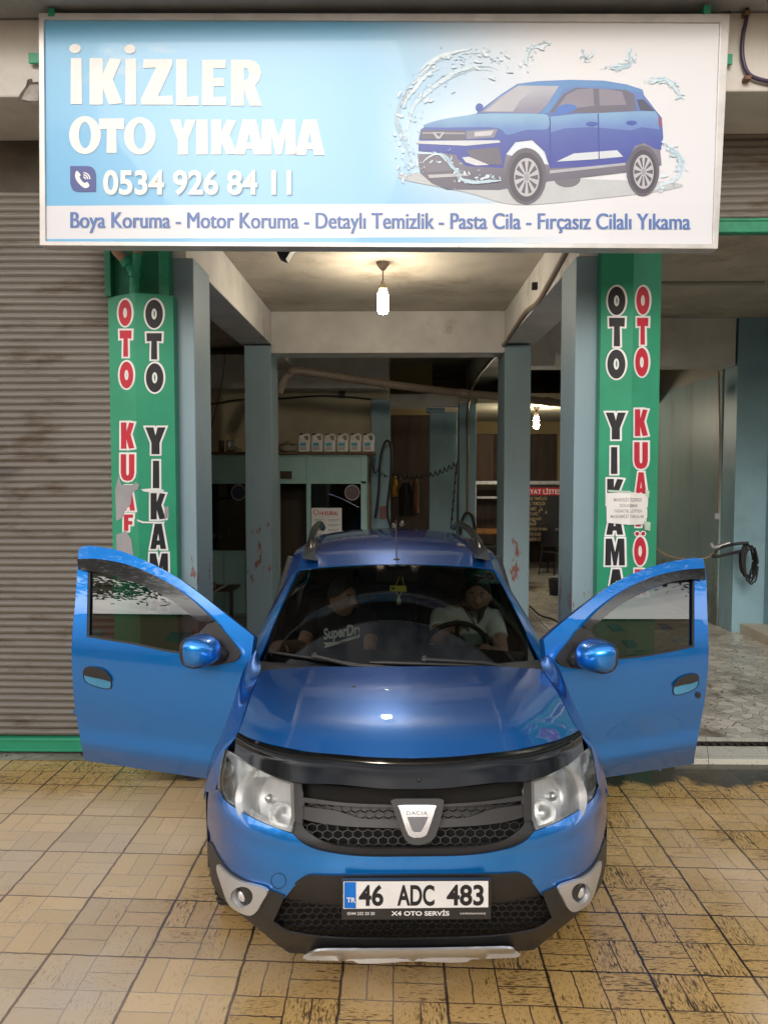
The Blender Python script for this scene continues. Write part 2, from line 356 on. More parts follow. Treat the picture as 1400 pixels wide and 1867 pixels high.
    # cracks and dark spill by the kerb
    ck = n.vor(n.vec(n.m('ADD', x, n.m('MULTIPLY', n.noise(n.obj(), 7, 3), .12)), y, 0), 1.1, 'DISTANCE_TO_EDGE').outputs['Distance']
    ckm = n.m('MULTIPLY', n.m('SUBTRACT', 1, n.ramp(ck, .0015, .004)), n.ramp(n.noise(n.obj(), .9, 2), .60, .66)); c = n.mix(n.m('MULTIPLY', ckm, .8), c, (.04, .025, .015))
    sp = n.m('ADD', n.ramp(y, 4.62, 4.98), n.m('MULTIPLY', n.m('SUBTRACT', n.noise(n.obj(), 3.5, 5, .6), .5), 2.2)); sp = n.m('MULTIPLY', n.ramp(sp, .45, .75), n.ramp(y, 4.45, 4.6)); sp = n.m('MULTIPLY', sp, n.ramp(n.m('ADD', x, 1.8), .0, .5))
    c = n.mix(sp, c, n.mix(n.noise(n.obj(), 12, 5), (.02, .016, .012), (.075, .06, .045)))
    n.set(Base_Color=c, Specular_IOR_Level=n.m('ADD', .35, n.m('MULTIPLY', wet, .35)))
    rg = n.m('ADD', n.m('SUBTRACT', .50, n.m('MULTIPLY', wet, .32)), n.m('MULTIPLY', n.m('SUBTRACT', n.noise(n.obj(), 14, 4), .5), .22)); rg = n.m('SUBTRACT', rg, n.m('MULTIPLY', sp, .18)); n.set(Roughness=n.m('MAXIMUM', rg, .12))
    h = n.m('SUBTRACT', 1, n.m('MAXIMUM', n.m('MAXIMUM', gT, n.m('MULTIPLY', gQ, .6)), n.m('MULTIPLY', pits, .45))); h = n.m('ADD', h, n.m('MULTIPLY', n.noise(n.obj(), 60, 3), .12)); n.bump(h, .5, .004)
    return n.mat
b = MB(); b.add([(-60, -60, 0), (60, -60, 0), (60, 5.6, 0), (-60, 5.6, 0)], [(0, 1, 2, 3)])
struct(b.build('pavement', ground_mat()))
def marble_mat(dark):
    n = NT('broken marble floor' + (' wet' if dark else '')); v = n.obj()
    p = n.xyz(v); vv = n.vec(n.m('ADD', p[0], n.m('MULTIPLY', n.noise(v, 2, 2), .15)), n.m('ADD', p[1], n.m('MULTIPLY', n.noise(v, 2.3, 2), .15)), 0)
    cell = n.vor(vv, 8.5); e = n.vor(vv, 8.5, 'DISTANCE_TO_EDGE').outputs['Distance']
    t = n.xyz(cell.outputs['Color'])[0]
    c = n.mix(n.ramp(t, .2, .8), (.46, .44, .38), (.60, .57, .50)); c = n.mix(n.ramp(n.noise(v, 14, 5, .7), .60, .66), c, (.045, .035, .025)); c = n.mix(n.ramp(n.noise(v, 1.1, 5, .6), .5, .7), c, (.09, .065, .045))
    c = n.mix(n.m('SUBTRACT', 1, n.ramp(e, .010, .03)), c, (.17, .11, .09))
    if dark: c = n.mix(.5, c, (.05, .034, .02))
    n.set(Base_Color=c, Roughness=n.m('ADD', .16, n.m('MULTIPLY', n.noise(v, 5, 4), .35))); n.bump(n.ramp(e, .0, .02), .25, .004); return n.mat
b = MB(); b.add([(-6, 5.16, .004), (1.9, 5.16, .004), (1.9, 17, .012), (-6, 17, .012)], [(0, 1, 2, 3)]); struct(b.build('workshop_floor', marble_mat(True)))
b = MB(); b.add([(1.9, 5.62, .022), (6, 5.62, .022), (6, 17, .022), (1.9, 17, .022)], [(0, 1, 2, 3)]); struct(b.build('wash_bay_floor', marble_mat(False)))
n = NT('white threshold tile'); v = n.obj(); p = n.xyz(v); fx = n.m('FRACT', n.m('DIVIDE', n.m('ADD', n.m('ADD', p[0], 40), n.m('MULTIPLY', p[1], -.35)), .42)); fy = n.m('FRACT', n.m('DIVIDE', n.m('ADD', p[1], 40.02), .26))
c = n.mix(n.noise(v, 4, 4), (.50, .48, .40), (.62, .60, .52)); c = n.mix(n.ramp(n.noise(v, 60, 3, .7), .60, .66), c, (.14, .13, .10)); c = n.mix(n.ramp(n.noise(v, 3, 5, .6), .55, .75), c, (.2, .17, .12))
g_ = n.m('MULTIPLY', n.ramp(fx, .006, .016), n.ramp(fy, .008, .02)); c = n.mix(n.m('SUBTRACT', 1, g_), c, (.07, .055, .045)); n.set(Base_Color=c, Roughness=.35); n.bump(g_, .3, .003); M['whitetile'] = n.mat
b = MB(); b.box(1.9, 6, 5.165, 5.42, -.05, .035); b.box(1.9, 6, 5.53, 5.62, -.05, .03)
o = struct(b.build('bay_threshold', M['whitetile'], bevel=.004))
b = MB(); b.add([(1.9, 5.42, .004), (6, 5.42, .004), (6, 5.53, .004), (1.9, 5.53, .004)], [(0, 1, 2, 3)]); struct(b.build('drain_channel_floor', M['dark']))
# drain grate
b = MB()
for i in range(70):
    x = 1.93 + i * .058; b.box(x, x + .022, 5.423, 5.527, .012, .028)
b.box(1.9, 6, 5.421, 5.431, .006, .030); b.box(1.9, 6, 5.519, 5.529, .006, .030)
tag(b.build('drain_grate', pm('rusty grate iron', (.05, .04, .033), .55, .5, var=.3, sc=30)), 'dark iron slotted drain grate set between the white threshold tiles', 'drain grate')

# ================================================================ BUILDING
def pillar_mat():
    n = NT('grey blue pillar paint'); v = n.obj(); z = n.xyz(v)[2]
    c = n.mix(n.noise(v, 2.2, 5), (.205, .30, .35), (.24, .34, .39)); c = n.mix(n.ramp(n.noise(n.scale(v, (1, 1, .35)), 3, 6, .65), .58, .76), c, (.17, .235, .26))
    zone = n.m('MULTIPLY', n.ramp(z, .45, .75), n.m('SUBTRACT', 1, n.ramp(z, 1.1, 1.9)))
    pn = n.m('ADD', n.noise(n.scale(v, (1, 1, .45)), 9, 7, .68), n.m('MULTIPLY', zone, .16))
    peel = n.ramp(pn, .735, .76); c = n.mix(peel, c, n.mix(n.noise(v, 40, 3), (.16, .05, .04), (.26, .12, .10)))
    c = n.mix(n.ramp(n.noise(v, 26, 4, .7), .70, .74), c, (.05, .055, .06))
    n.set(Base_Color=c, Roughness=.5); n.bump(n.m('SUBTRACT', n.noise(v, 30, 3), n.m('MULTIPLY', peel, .6)), .2, .004); return n.mat
M['pillar'] = pillar_mat()
B = thing('car_wash_building', 'concrete workshop building with open bays, grey blue pillars and cream ceiling beams', 'building', (0, 5.3, 0))
def bp(name, m, *boxes, bev=.006, label=None):
    q = MB()
    for bx in boxes: q.box(*bx)
    o = q.build(name, M[m] if isinstance(m, str) else m, B, bevel=bev)
    if label: o['label'] = label
    return o
bp('pillar', 'pillar', (-1.95, -1.395, 5.34, 5.80, -.1, 3.46)); bp('pillar', 'pillar', (1.228, 1.80, 5.34, 5.80, -.1, 3.46))
bp('pillar', 'pillar', (-1.75, -1.443, 8.9, 9.42, 0, 3.44)); bp('pillar', 'pillar', (1.246, 1.545, 8.9, 9.5, 0, 3.44))
bp('beam', 'concrete', (-1.80, -1.443, 5.34, 13.9, 3.46, 3.83)); bp('beam', 'concrete', (1.246, 1.60, 5.34, 13.9, 3.46, 3.83))
bp('beam', 'concrete', (-1.443, 1.246, 8.92, 9.3, 3.355, 3.83))
bp('ceiling', 'plaster', (-7, 7, 5.805, 17, 3.83, 4.1))
bp('beam', 'concrete', (-5.8, -.12, 11.25, 11.7, 3.2, 3.69))
bp('back_wall', 'creamwall', (-5.8, -.1, 11.75, 11.9, 0, 3.83))
bp('pillar', 'teal', (-.37, -.085, 11.45, 11.74, 0, 3.06))
bp('pillar', 'teal', (1.0, 1.262, 12.2, 12.5, 0, 3.07))
bp('beam', 'concrete', (-.1, 1.0, 12.3, 12.6, 3.02, 3.22)); 
bp('wall', 'darkbrown', (-.12, .62, 13.3, 13.5, 0, 2.95)); bp('lintel', 'ochre', (-.12, .62, 13.25, 13.5, 2.951, 3.9))
bp('wall', 'teal', (.55, 1.0, 12.7, 12.85, 0, 2.96)); bp('wall', 'teal', (.50, .80, 12.65, 12.9, 2.962, 3.25))
bp('lower_ceiling', 'creamwall', (1.263, 4.07, 12.0, 16.5, 3.05, 3.2), (-.1, 1.262, 12.61, 16.5, 3.06, 3.2))
bp('back_wall', 'ochre', (1.27, 4.07, 16.5, 16.7, 2.78, 3.049)); bp('back_wall', 'plaster', (-5.8, 7, 16.75, 16.9, 0, 3.83))
bp('wall', 'brown', (1.27, 2.1, 16.52, 16.62, 1.75, 2.778)); bp('wall', 'darkbrown', (2.1, 3.42, 16.52, 16.62, 0, 2.778), (1.27, 2.1, 16.53, 16.62, 0, 1.749)); bp('wall', 'ochre', (3.42, 4.07, 16.4, 16.62, 0, 2.779))
bp('wall', 'teal', (3.50, 3.56, 13.6, 16.39, 0, 2.9))
# the wash bay on the right: side wall painted teal below a slanting line
n = NT('bay side wall'); v = n.obj(); p = n.xyz(v); c = n.mix(n.noise(v, 1.2, 5), (.21, .30, .31), (.26, .34, .33)); c = n.mix(n.ramp(n.noise(n.scale(v, (1, 1, .25)), 2.2, 6, .65), .5, .72), c, (.16, .22, .21))
c = n.mix(n.ramp(p[2], 3.20, 3.215), c, (.36, .33, .27)); low = n.m('ADD', n.m('SUBTRACT', 1, n.ramp(p[2], .2, 1.5)), n.m('MULTIPLY', n.m('SUBTRACT', n.noise(v, 3, 6, .7), .5), 1.6)); c = n.mix(n.m('MULTIPLY', n.ramp(low, .55, 1.1), .75), c, (.07, .07, .055))
n.set(Base_Color=c, Roughness=.45); n.bump(n.noise(v, 16, 4), .15, .005); M['baywall'] = n.mat
bp('side_wall', 'baywall', (4.08, 4.3, 9.75, 17, 0, 3.83)); bp('side_wall', 'teal', (4.48, 4.7, 5.3, 9.35, 0, 3.83)); bp('pillar', 'teal', (4.10, 4.69, 9.36, 9.74, 0, 3.83))
bp('beam', 'concrete', (1.61, 4.07, 9.36, 9.72, 3.26, 3.829)); bp('ledge', 'plaster', (4.2, 4.479, 5.8, 9.35, .02, .14))
bp('side_wall', 'plaster', (-5.9, -5.7, 5.3, 17, 0, 3.83))
bp('wall', 'plaster', (-5.69, -1.96, 5.85, 5.95, 0, 3.83))
# front: cantilever beam over the shutters, grey slab above it
bp('front_beam', 'concrete', (-7, 7, 4.74, 5.36, 4.26, 4.72), bev=.012); bp('front_slab', 'slab', (-7, 7, 4.24, 6.2, 4.724, 5.6), bev=.01)  # slab front extended out of view to shade the bonnet and sign top
bp('upper_wall', 'concrete', (-7, 7, 5.6, 6.0, 5.601, 9))
M['housingbrown'] = pm('dark brown housing', (.10, .085, .07), .8, var=.25, sc=3)  # dark brown tone, varied at random, for the shutter housings
bp('shutter_housing', 'housingbrown', (-7, -1.96, 5.362, 5.8, 3.86, 4.3)); bp('shutter_housing', 'housingbrown', (1.81, 7, 5.362, 5.8, 3.86, 4.3))
bp('soffit', 'plaster', (-1.95, 1.80, 5.37, 5.8, 3.835, 4.258))
# ---------------------------------------------------------------- shutters
def shutter_mat():
    n = NT('weathered shutter slats'); v = n.obj(); p = n.xyz(v)
    c = n.mix(n.noise(v, 1.5, 5), (.140, .128, .112), (.205, .19, .17)); c = n.mix(n.ramp(n.noise(n.scale(v, (.6, 1, 2.2)), 3, 6, .65), .52, .72), c, (.09, .065, .045))
    c = n.mix(n.ramp(n.noise(n.scale(v, (1, 1, 4)), 5, 6, .7), .66, .74), c, (.12, .05, .025))
    st = n.m('MULTIPLY', n.ramp(n.noise(n.scale(v, (.55, 1, 2.6)), 2.6, 4, .5), .60, .70), n.m('MULTIPLY', n.ramp(p[2], .8, 1.2), n.m('SUBTRACT', 1, n.ramp(p[2], 1.8, 2.2)))); c = n.mix(n.m('MULTIPLY', st, .8), c, (.035, .03, .027))
    c = n.mix(n.ramp(n.noise(v, 40, 3, .7), .72, .75), c, (.35, .33, .3))
    n.set(Base_Color=c, Roughness=.55, Metallic=.25); return n.mat
M['shutter'] = shutter_mat()
def shutter(label, x0, x1, zb, zt, Y):
    t = thing('roller_shutter', label, 'roller shutter', ((x0 + x1) / 2, Y, 0))
    q = MB(); pitch = .0485; G = []; z = zb + .10; rs = random.Random(4); cols = [x0 + (x1 - x0) * i / 26 for i in range(27)]
    while z < zt:
        sj = rs.uniform(-.002, .002)
        for k, (dz, dy) in enumerate(((0, .010), (.006, .002), (.016, -.006), (.026, -.008), (.036, -.005), (.044, .004))):
            G.append([Vector((x, Y + dy + .006 * math.sin(x * 2.1 + z * 1.3) + .004 * math.sin(x * 5.3 - z * 4.1) + sj, z + dz * pitch / .0485 + .003 * math.sin(x * 1.7 + z * 2))) for x in cols])
        z += pitch
    q.grid(G, flip=False); q.build('slat_curtain', M['shutter'], t)
    q = MB(); q.box(x0, x1, Y - .03, Y + .03, zb, zb + .098); q.box(x0, x1, Y - .037, Y - .031, zb + .004, zb + .022); q.box(x0, x1, Y - .037, Y - .031, zb + .078, zb + .094)
    q.build('bottom_bar', M['green'] if zb < 1 else M['greendark'], t, bevel=.004); return t
shutter('closed brown roller shutter with green bottom bar, at the left of the doorway', -6.5, -1.955, .02, 3.9, 5.30)
shutter('raised roller shutter with dark green bottom bar above the open right bay', 1.82, 6.5, 3.60, 4.24, 5.33)
# ---------------------------------------------------------------- green lettered pillar claddings
def gpoly(g, x0, y0, x1, y1, sl=0):  # glyph in a pixel box (y down); sl: pixel drop from left to right
    return [[(x0 + (x1 - x0) * a, y1 + (y0 - y1) * c_ + sl * (a - .5)) for a, c_ in P] for P in GL[g]]
def put_flat(q, polys, fn, m=0, off=0):
    vs, fs = fill2(polys, off); q.add([fn(*v) for v in vs], fs, m)
def cladding(label, A, Bq, C, ztop, letters, extra=None):
    # A, B, C: plan points (left edge, ridge, right edge)
    t = thing('pillar_cladding', label, 'lettered cladding', (Bq[0], Bq[1], 0))
    q = MB(); P = [Vector((*A, 0)), Vector((*Bq, 0)), Vector((*C, 0))]; d = Vector((0, .018, 0)); U = Vector((0, 0, ztop))
    for a, c_ in ((0, 1), (1, 2)):
        q.add([P[a], P[c_], P[c_] + U, P[a] + U], [(0, 1, 2, 3)])
    q.add([P[0], P[0] + U, P[0] + U + Vector((0, .1, 0)), P[0] + Vector((0, .1, 0))], [(0, 1, 2, 3)]); q.add([P[2], P[2] + Vector((0, .1, 0)), P[2] + U + Vector((0, .1, 0)), P[2] + U], [(0, 1, 2, 3)])
    q.add([P[0] + U, P[1] + U, P[2] + U, P[2] + U + Vector((0, .1, 0)), P[0] + U + Vector((0, .1, 0))], [(0, 1, 2, 3, 4)])
    # thin lap seams of the sheet
    q.build('sheet_panel', M['green'], t)
    nl = Vector((P[0] - P[1])).cross(Vector((0, 0, 1))); nr = Vector((P[1] - P[2])).cross(Vector((0, 0, 1)))
    if nl.y > 0: nl = -nl
    if nr.y > 0: nr = -nr
    face = {'l': (P[1], nl), 'r': (P[1], nr)}
    for side, mat, ls in letters:
        P0, nn = face[side]
        for g, x0, y0, x1, y1 in ls:
            q = MB(); base = gpoly(g, x0, y0, x1, y1)
            put_flat(q, base, lambda x, y: on_plane(x, y, P0, nn, .0012), 0, 3.0); put_flat(q, [[(x + 1.2, y - .8) for x, y in pp] for pp in base], lambda x, y: on_plane(x, y, P0, nn, .0018), 0, 2.6)
            put_flat(q, base, lambda x, y: on_plane(x, y, P0, nn, .0030), 1)
            if g == 'O' and len(ls) and (side, g, y0) == ('r', 'O', 968):
                for dx in (6, 17):
                    put_flat(q, [ell(x0 + dx, y0 + 1, 5.2, 5)], lambda x, y: on_plane(x, y, P0, nn, .0014), 0); put_flat(q, [ell(x0 + dx, y0 + 1, 3.4, 3.4)], lambda x, y: on_plane(x, y, P0, nn, .0032), 1)
            q.build('letter', [M['printwhite'], M[mat]], t)
    if extra: extra(t, face)
    return t
def left_extra(t, face):
    P0, nn = face['l']; q = MB()
    put_flat(q, [[(210, 893), (216, 868), (222, 884), (243, 884), (247, 878), (254, 884), (251, 892), (243, 896), (240, 905), (238, 920), (228, 930), (224, 944), (212, 950)], [(212, 975), (222, 972), (229, 966), (234, 975), (240, 984), (243, 1010), (243, 1060), (213, 1060)]], lambda x, y: on_plane(x, y, P0, nn, .004))
    P1, n1 = face['r']
    put_flat(q, [[(300, 926), (307, 922), (308, 942), (300, 948)]], lambda x, y: on_plane(x, y, P1, n1, .004)); q.build('torn_patch', M['greyprint'], t)
    q = MB(); put_flat(q, [[(257, 892), (280, 890), (299, 893), (298, 896), (276, 898), (262, 896)], [(250, 947), (262, 951), (300, 951), (300, 954), (260, 954), (250, 950)]], lambda x, y: on_plane(x, y, P1, n1, .005)); q.build('tape_strip', M['printwhite'], t)
LB = [('O', 265, 547, 297, 597), ('T', 267, 607, 295, 655), ('O', 266, 663, 298, 714), ('Y', 265, 779, 302, 828), ('I', 277, 840, 292, 890), ('K', 274, 899, 302, 947), ('A', 274, 955, 303, 1001), ('M', 272, 1009, 307, 1059), ('A', 274, 1066, 306, 1114)]
LR = [('O', 216, 547, 240, 593), ('T', 218, 602, 240, 650), ('O', 218, 660, 243, 707), ('K', 220, 770, 245, 818), ('U', 220, 828, 245, 876), ('A', 221, 886, 246, 931), ('F', 225, 938, 243, 968)]
RB = [('O', 1108, 523, 1140, 573), ('T', 1110, 579, 1139, 631), ('O', 1107, 638, 1140, 689), ('Y', 1104, 752, 1141, 801), ('I', 1112, 815, 1127, 864), ('K', 1106, 873, 1137, 920), ('A', 1105, 928, 1136, 975), ('M', 1103, 982, 1139, 1031), ('A', 1108, 1038, 1138, 1088)]
RR = [('O', 1160, 523, 1184, 572), ('T', 1161, 579, 1182, 628), ('O', 1158, 635, 1182, 685), ('K', 1157, 746, 1181, 795), ('U', 1156, 806, 1181, 854), ('A', 1158, 861, 1179, 905), ('F', 1158, 912, 1178, 960), ('O', 1156, 980, 1178, 1030), ('R', 1156, 1038, 1180, 1086)]
def C2(px, Y): return (XX(px, Y), Y)
cladding('green sheet cladding with a grey torn patch, on the left pillar by the shutter', C2(203, 5.28), C2(251, 5.14), C2(320, 5.23), ZZ(537, 5.2, 260), [('l', 'red', LR), ('r', 'inkblack', LB)], left_extra)
def right_extra(t, face):
    q = MB()
    for dx in (5.5, 16.5):
        put_flat(q, [ell(1156 + dx, 973, 5.4, 5.4)], lambda x, y: on_plane(x, y, *face['r'], .0014), 0); put_flat(q, [ell(1156 + dx, 973, 3.6, 3.6)], lambda x, y: on_plane(x, y, *face['r'], .0032), 1)
    q.build('letter_dots', [M['printwhite'], M['red']], t)
rc = cladding('green sheet cladding running up to the sign, on the right pillar with the taped paper', C2(1091, 5.23), C2(1149, 5.14), C2(1199, 5.28), ZZ(446, 5.2, 1140), [('l', 'inkblack', RB), ('r', 'red', RR)], right_extra)
rA, rB, rC = (Vector((*C2(1091, 5.23), 0)), Vector((*C2(1149, 5.14), 0)), Vector((*C2(1199, 5.28), 0)))
nL = Vector((rA - rB)).cross(Vector((0, 0, 1))); nL = nL if nL.y < 0 else -nL; nR = Vector((rB - rC)).cross(Vector((0, 0, 1))); nR = nR if nR.y < 0 else -nR
# folded paper notice
q = MB(); a0 = [on_plane(x, y, rB, nL, .010) for x, y in ((1105, 899), (1148.5, 897), (1148.5, 957), (1106, 953))]; a1 = [on_plane(x, y, rB, nR, .010) for x, y in ((1148.5, 897), (1180, 901), (1178, 956), (1148.5, 957))]
q.add([a0[0], a0[1], a0[2], a0[3]], [(3, 2, 1, 0)]); q.add([a0[1], a1[1], a1[2], a0[2]], [(3, 2, 1, 0)])
notice = tag(q.build('paper_notice', M['paper'], solid=.0006), 'white printed paper taped across the ridge of the right green pillar', 'notice')
def text_fit(q, body, x0, x1, yb, ycap, fn, m=0, bold=0., slope=0., spacing=1.):
    vs, fs = text2(body, bold, spacing); mx = max(v[0] for v in vs); mn = min(v[0] for v in vs); cap = .729
    k = (x1 - x0) / (mx - mn); ky = (yb - ycap) / cap
    q.add([fn(x0 + (v[0] - mn) * k, yb - v[1] * ky + slope * (v[0] - mn) / (mx - mn)) for v in vs], fs, m)
q = MB()
for s_, x0, x1, y in (('MASKESİZ İÇERDE', 1119, 1170, 914), ('DOLAŞMAK', 1130, 1163, 924.5), ('YASAKTIR, LÜTFEN', 1119, 1170, 934.5), ('MASKEMİZİ TAKALIM', 1113, 1173, 944.5)):
    text_fit(q, s_, x0, x1, y, y - 6, lambda x, y: on_plane(x, y, rB, nL if x < 1148.5 else nR, .0115), 0, .012)
q.build('printed_words', M['greyprint'], notice)
q = MB()
M['tape'] = pm('clear tape', (.45, .6, .5), .25)
for x0, y0, x1, y1 in ((1108, 893, 1150, 899), (1176, 893, 1184, 906), (1174, 950, 1186, 968)):
    q = MB(); nn = nL if x1 < 1151 else nR; q.add([on_plane(x, y, rB, nn, .013) for x, y in ((x0, y0), (x1, y0 + 2), (x1 - 1, y1), (x0 + 1, y1 - 2))], [(3, 2, 1, 0)]); q.build('tape_strip', M['tape'], notice)
# recess and drain pipes above the left cladding
q = MB(); q.box(XX(203, 5.3), XX(214, 5.3), 5.24, 5.335, ZZ(537, 5.2, 260) + .002, 3.6); q.box(XX(300, 5.3), XX(318, 5.3), 5.24, 5.335, ZZ(537, 5.2, 260) + .002, 3.6); q.box(XX(214, 5.3) + .001, XX(300, 5.3) - .001, 5.315, 5.337, 2.9, 3.6)
tag(q.build('pillar_casing', M['greendark'], bevel=.004), 'old dark green sheet casing recessed above the left lettered cladding', 'casing')
t = thing('drain_pipe', 'green painted forked drain pipe above the left lettered pillar', 'drain pipe', pt(245, 530, 5.2))
q = MB(); q.tube([pt(246, 545, 5.24), pt(246, 500, 5.24)], .038, 12); q.tube([pt(246, 502, 5.24), pt(249, 480, 5.24), pt(251, 462, 5.24)], .036, 12); q.tube([pt(246, 500, 5.235), pt(232, 478, 5.225), pt(224, 470, 5.22)], .034, 12); q.tube([pt(246, 506, 5.24), pt(246, 497, 5.24)], .045, 12); q.tube([pt(235, 484, 5.225), pt(229, 475, 5.225)], .041, 12)
q.build('pipe_fork', M['green'], t)
q = MB(); q.tube([pt(251, 463, 5.24), pt(252, 440, 5.24)], .037, 12); q.tube([pt(225, 471, 5.22), pt(213, 458, 5.2), pt(206, 440, 5.2)], .034, 12); q.build('pipe_stub', pm('bare orange pipe', (.33, .2, .14), .5, var=.2), t)
# ================================================================ SHOP SIGN
SY = 4.63
def sp(px, py, d=0): return pt(px, py, SY - d)
sign = thing('shop_sign', 'long light blue and white shop sign with a blue car picture, above the doorway', 'shop sign', pt(700, 452, SY))
oc = [(70, 22), (1331, 24), (1309, 453), (72, 447)]; ic = [(80, 34), (1313, 39), (1299, 444), (83, 439)]
q = MB(); o0 = [sp(*p, .012) for p in oc]; o1 = [Vector((p.x, SY + .095, p.z)) for p in o0]; i0 = [sp(*p, .012) for p in ic]; i1 = [Vector((p.x, SY + .003, p.z)) for p in i0]
for k in range(4):
    j = (k + 1) % 4; q.add([o0[k], o0[j], i0[j], i0[k]], [(3, 2, 1, 0)]); q.add([o0[k], o1[k], o1[j], o0[j]], [(3, 2, 1, 0)]); q.add([i0[k], i0[j], i1[j], i1[k]], [(3, 2, 1, 0)])
q.add(o1, [(0, 1, 2, 3)])
M['frame'] = pm('worn white sign frame', (.52, .51, .5), .35, .3, var=.1, sc=6, col2=(.25, .22, .2), c2=(.62, .74))
q.build('sign_frame', M['frame'], sign, weld=True, bevel=.004)
n = NT('sign print'); p = n.xyz(n.obj())
g1 = n.ramp(n.m('ADD', p[0], n.m('MULTIPLY', p[2], .18)), -.25 + .7, 1.15 + .7); band = n.m('MULTIPLY', n.m('LESS_THAN', p[2], ZZ(371, SY)), n.m('GREATER_THAN', p[2], ZZ(432, SY)))
c = n.mix(g1, (.14, .43, .70), (.66, .675, .72)); c = n.mix(n.m('MULTIPLY', n.m('GREATER_THAN', p[2], ZZ(370, SY)), n.m('MULTIPLY', n.m('SUBTRACT', 1, n.ramp(n.m('ABSOLUTE', n.m('SUBTRACT', p[2], ZZ(260, SY))), .0, .42)), n.m('MULTIPLY', n.ramp(p[0], -.2, .5), n.m('SUBTRACT', 1, n.ramp(p[0], .2, 1.1))))), c, (.66, .78, .86))
c = n.mix(band, c, (.65, .665, .71))
c = n.mix(n.ramp(n.noise(n.scale(n.obj(), (1, 1, 2)), 1.6, 6, .65), .62, .85), c, (.6, .62, .62)); n.set(Base_Color=c, Roughness=.33, Coat_Weight=.15); n.bump(n.noise(n.scale(n.obj(), (1, 1, .3)), 2.2, 2), .12, .02)
q = MB(); q.add([Vector((p_.x, SY + .002, p_.z)) for p_ in (sp(78, 32), sp(1316, 36), sp(1303, 447), sp(81, 442))], [(3, 2, 1, 0)]); q.build('print_panel', n.mat, sign)
_mc = {}
def flatmat(rgb):
    if rgb not in _mc: _mc[rgb] = pm('print ink %d %d %d' % rgb, tuple(c * .74 for c in srgb(*rgb)), .4, var=.04, sc=9)
    return _mc[rgb]
q = MB()
for g, x0, y0, x1, y1 in (('I', 126, 105, 152, 189), ('K', 162, 105, 223, 190), ('I', 226, 106, 251, 190), ('Z', 257, 107, 316, 190), ('L', 319, 107, 363, 191), ('E', 366, 108, 413, 191), ('R', 418, 108, 478, 192),
                          ('o', 126, 212, 184, 279), ('T', 180, 215, 227, 278), ('o', 226, 214, 284, 280), ('Y', 310, 217, 357, 281), ('I', 355, 217, 382, 281), ('K', 384, 217, 432, 281), ('A', 427, 217, 482, 281), ('M', 476, 217, 540, 281), ('A', 538, 217, 592, 282)):
    put_flat(q, gpoly(g, x0, y0, x1, y1), lambda x, y: sp(x, y, .0012 + .0002 * (x0 % 2)))
for cx_ in (137, 237): put_flat(q, [ell(cx_, 87.5 + (cx_ > 200), 10.5, 8.5)], lambda x, y: sp(x, y, .0012))
q.build('title_lettering', M['printwhite'], sign)
q = MB(); text_fit(q, '0534 926 84 11', 190, 533, 354.5, 310.5, lambda x, y: sp(x, y, .0009), 0, .028); text_fit(q, '0534 926 84 11', 188, 531, 352.5, 308.5, lambda x, y: sp(x, y, .0016), 1, .028)
q.build('phone_number', [flatmat((120, 170, 205)), M['printwhite']], sign)
q = MB(); ic_ = [(128, 302), (160, 302), (168, 304), (173, 310), (175, 318), (175, 349), (142, 349), (134, 347), (130, 341), (128, 333)]; put_flat(q, [ic_], lambda x, y: sp(x, y, .0012))
hs = crv([(138, 313), (141, 311), (147, 318), (145, 322), (150, 330), (155, 333), (159, 331), (163, 338), (158, 342), (152, 341), (142, 332), (137, 322)], 4, True); put_flat(q, [[tuple(v) for v in hs]], lambda x, y: sp(x, y, .0022), 1)
for rr in (5, 9, 13):
    arc = [(152 + rr * math.cos(R_(a)), 326 - rr * math.sin(R_(a))) for a in range(0, 91, 10)] + [(152 + (rr - 2.2) * math.cos(R_(a)), 326 - (rr - 2.2) * math.sin(R_(a))) for a in range(90, -1, -10)]
    put_flat(q, [arc], lambda x, y: sp(x, y, .0022), 1)
q.build('phone_icon', [flatmat((66, 84, 160)), M['printwhite']], sign)
q = MB(); text_fit(q, 'Boya Koruma - Motor Koruma - Detaylı Temizlik - Pasta Cila - Fırçasız Cilalı Yıkama', 129, 1258, 414.5, 384, lambda x, y: sp(x, y, .0012), 0, .0, 3.0)
for k_ in (-1, .5, 1): text_fit(q, 'Boya Koruma - Motor Koruma - Detaylı Temizlik - Pasta Cila - Fırçasız Cilalı Yıkama', 129 + k_, 1258 + k_, 414.5, 384, lambda x, y: sp(x, y, .0014 + .0002 * k_), 0, .0, 3.0)
q.build('service_lettering', flatmat((92, 130, 200)), sign)
# printed picture of a car in a splash of water
def Qp(P): return [(700 + x / 2, y / 2) for x, y in P]
q = MB(); mats = []; lay = [0]
def pic(rgb, *polys, to=None):
    mm = flatmat(rgb)
    if to:
        ys = [y for P in polys for x, y in P]; za, zb = ZZ(min(ys) / 2, SY), ZZ(max(ys) / 2, SY); n = NT('print gradient'); n.set(Base_Color=n.mix(n.ramp(n.m('ADD', n.xyz(n.obj())[2], n.m('MULTIPLY', n.m('SUBTRACT', n.noise(n.obj(), 5, 3), .5), .10)), zb, za), tuple(c * .74 for c in srgb(*to)), tuple(c * .74 for c in srgb(*rgb))), Roughness=.4); mm = n.mat
    if mm not in mats: mats.append(mm)
    lay[0] += 1; d = .0010 + .00007 * lay[0]
    put_flat(q, [Qp(P) for P in polys], lambda x, y: sp(x, y, d), mats.index(mm))
def sm(P, n=5): return [tuple(v) for v in crv(P, n, True)]
pic((206, 212, 218), sm([(60, 650), (300, 700), (480, 745), (760, 725), (1040, 690), (1060, 665), (700, 650), (150, 630)]))
pic((120, 118, 132), ell(668, 652, 48, 30))
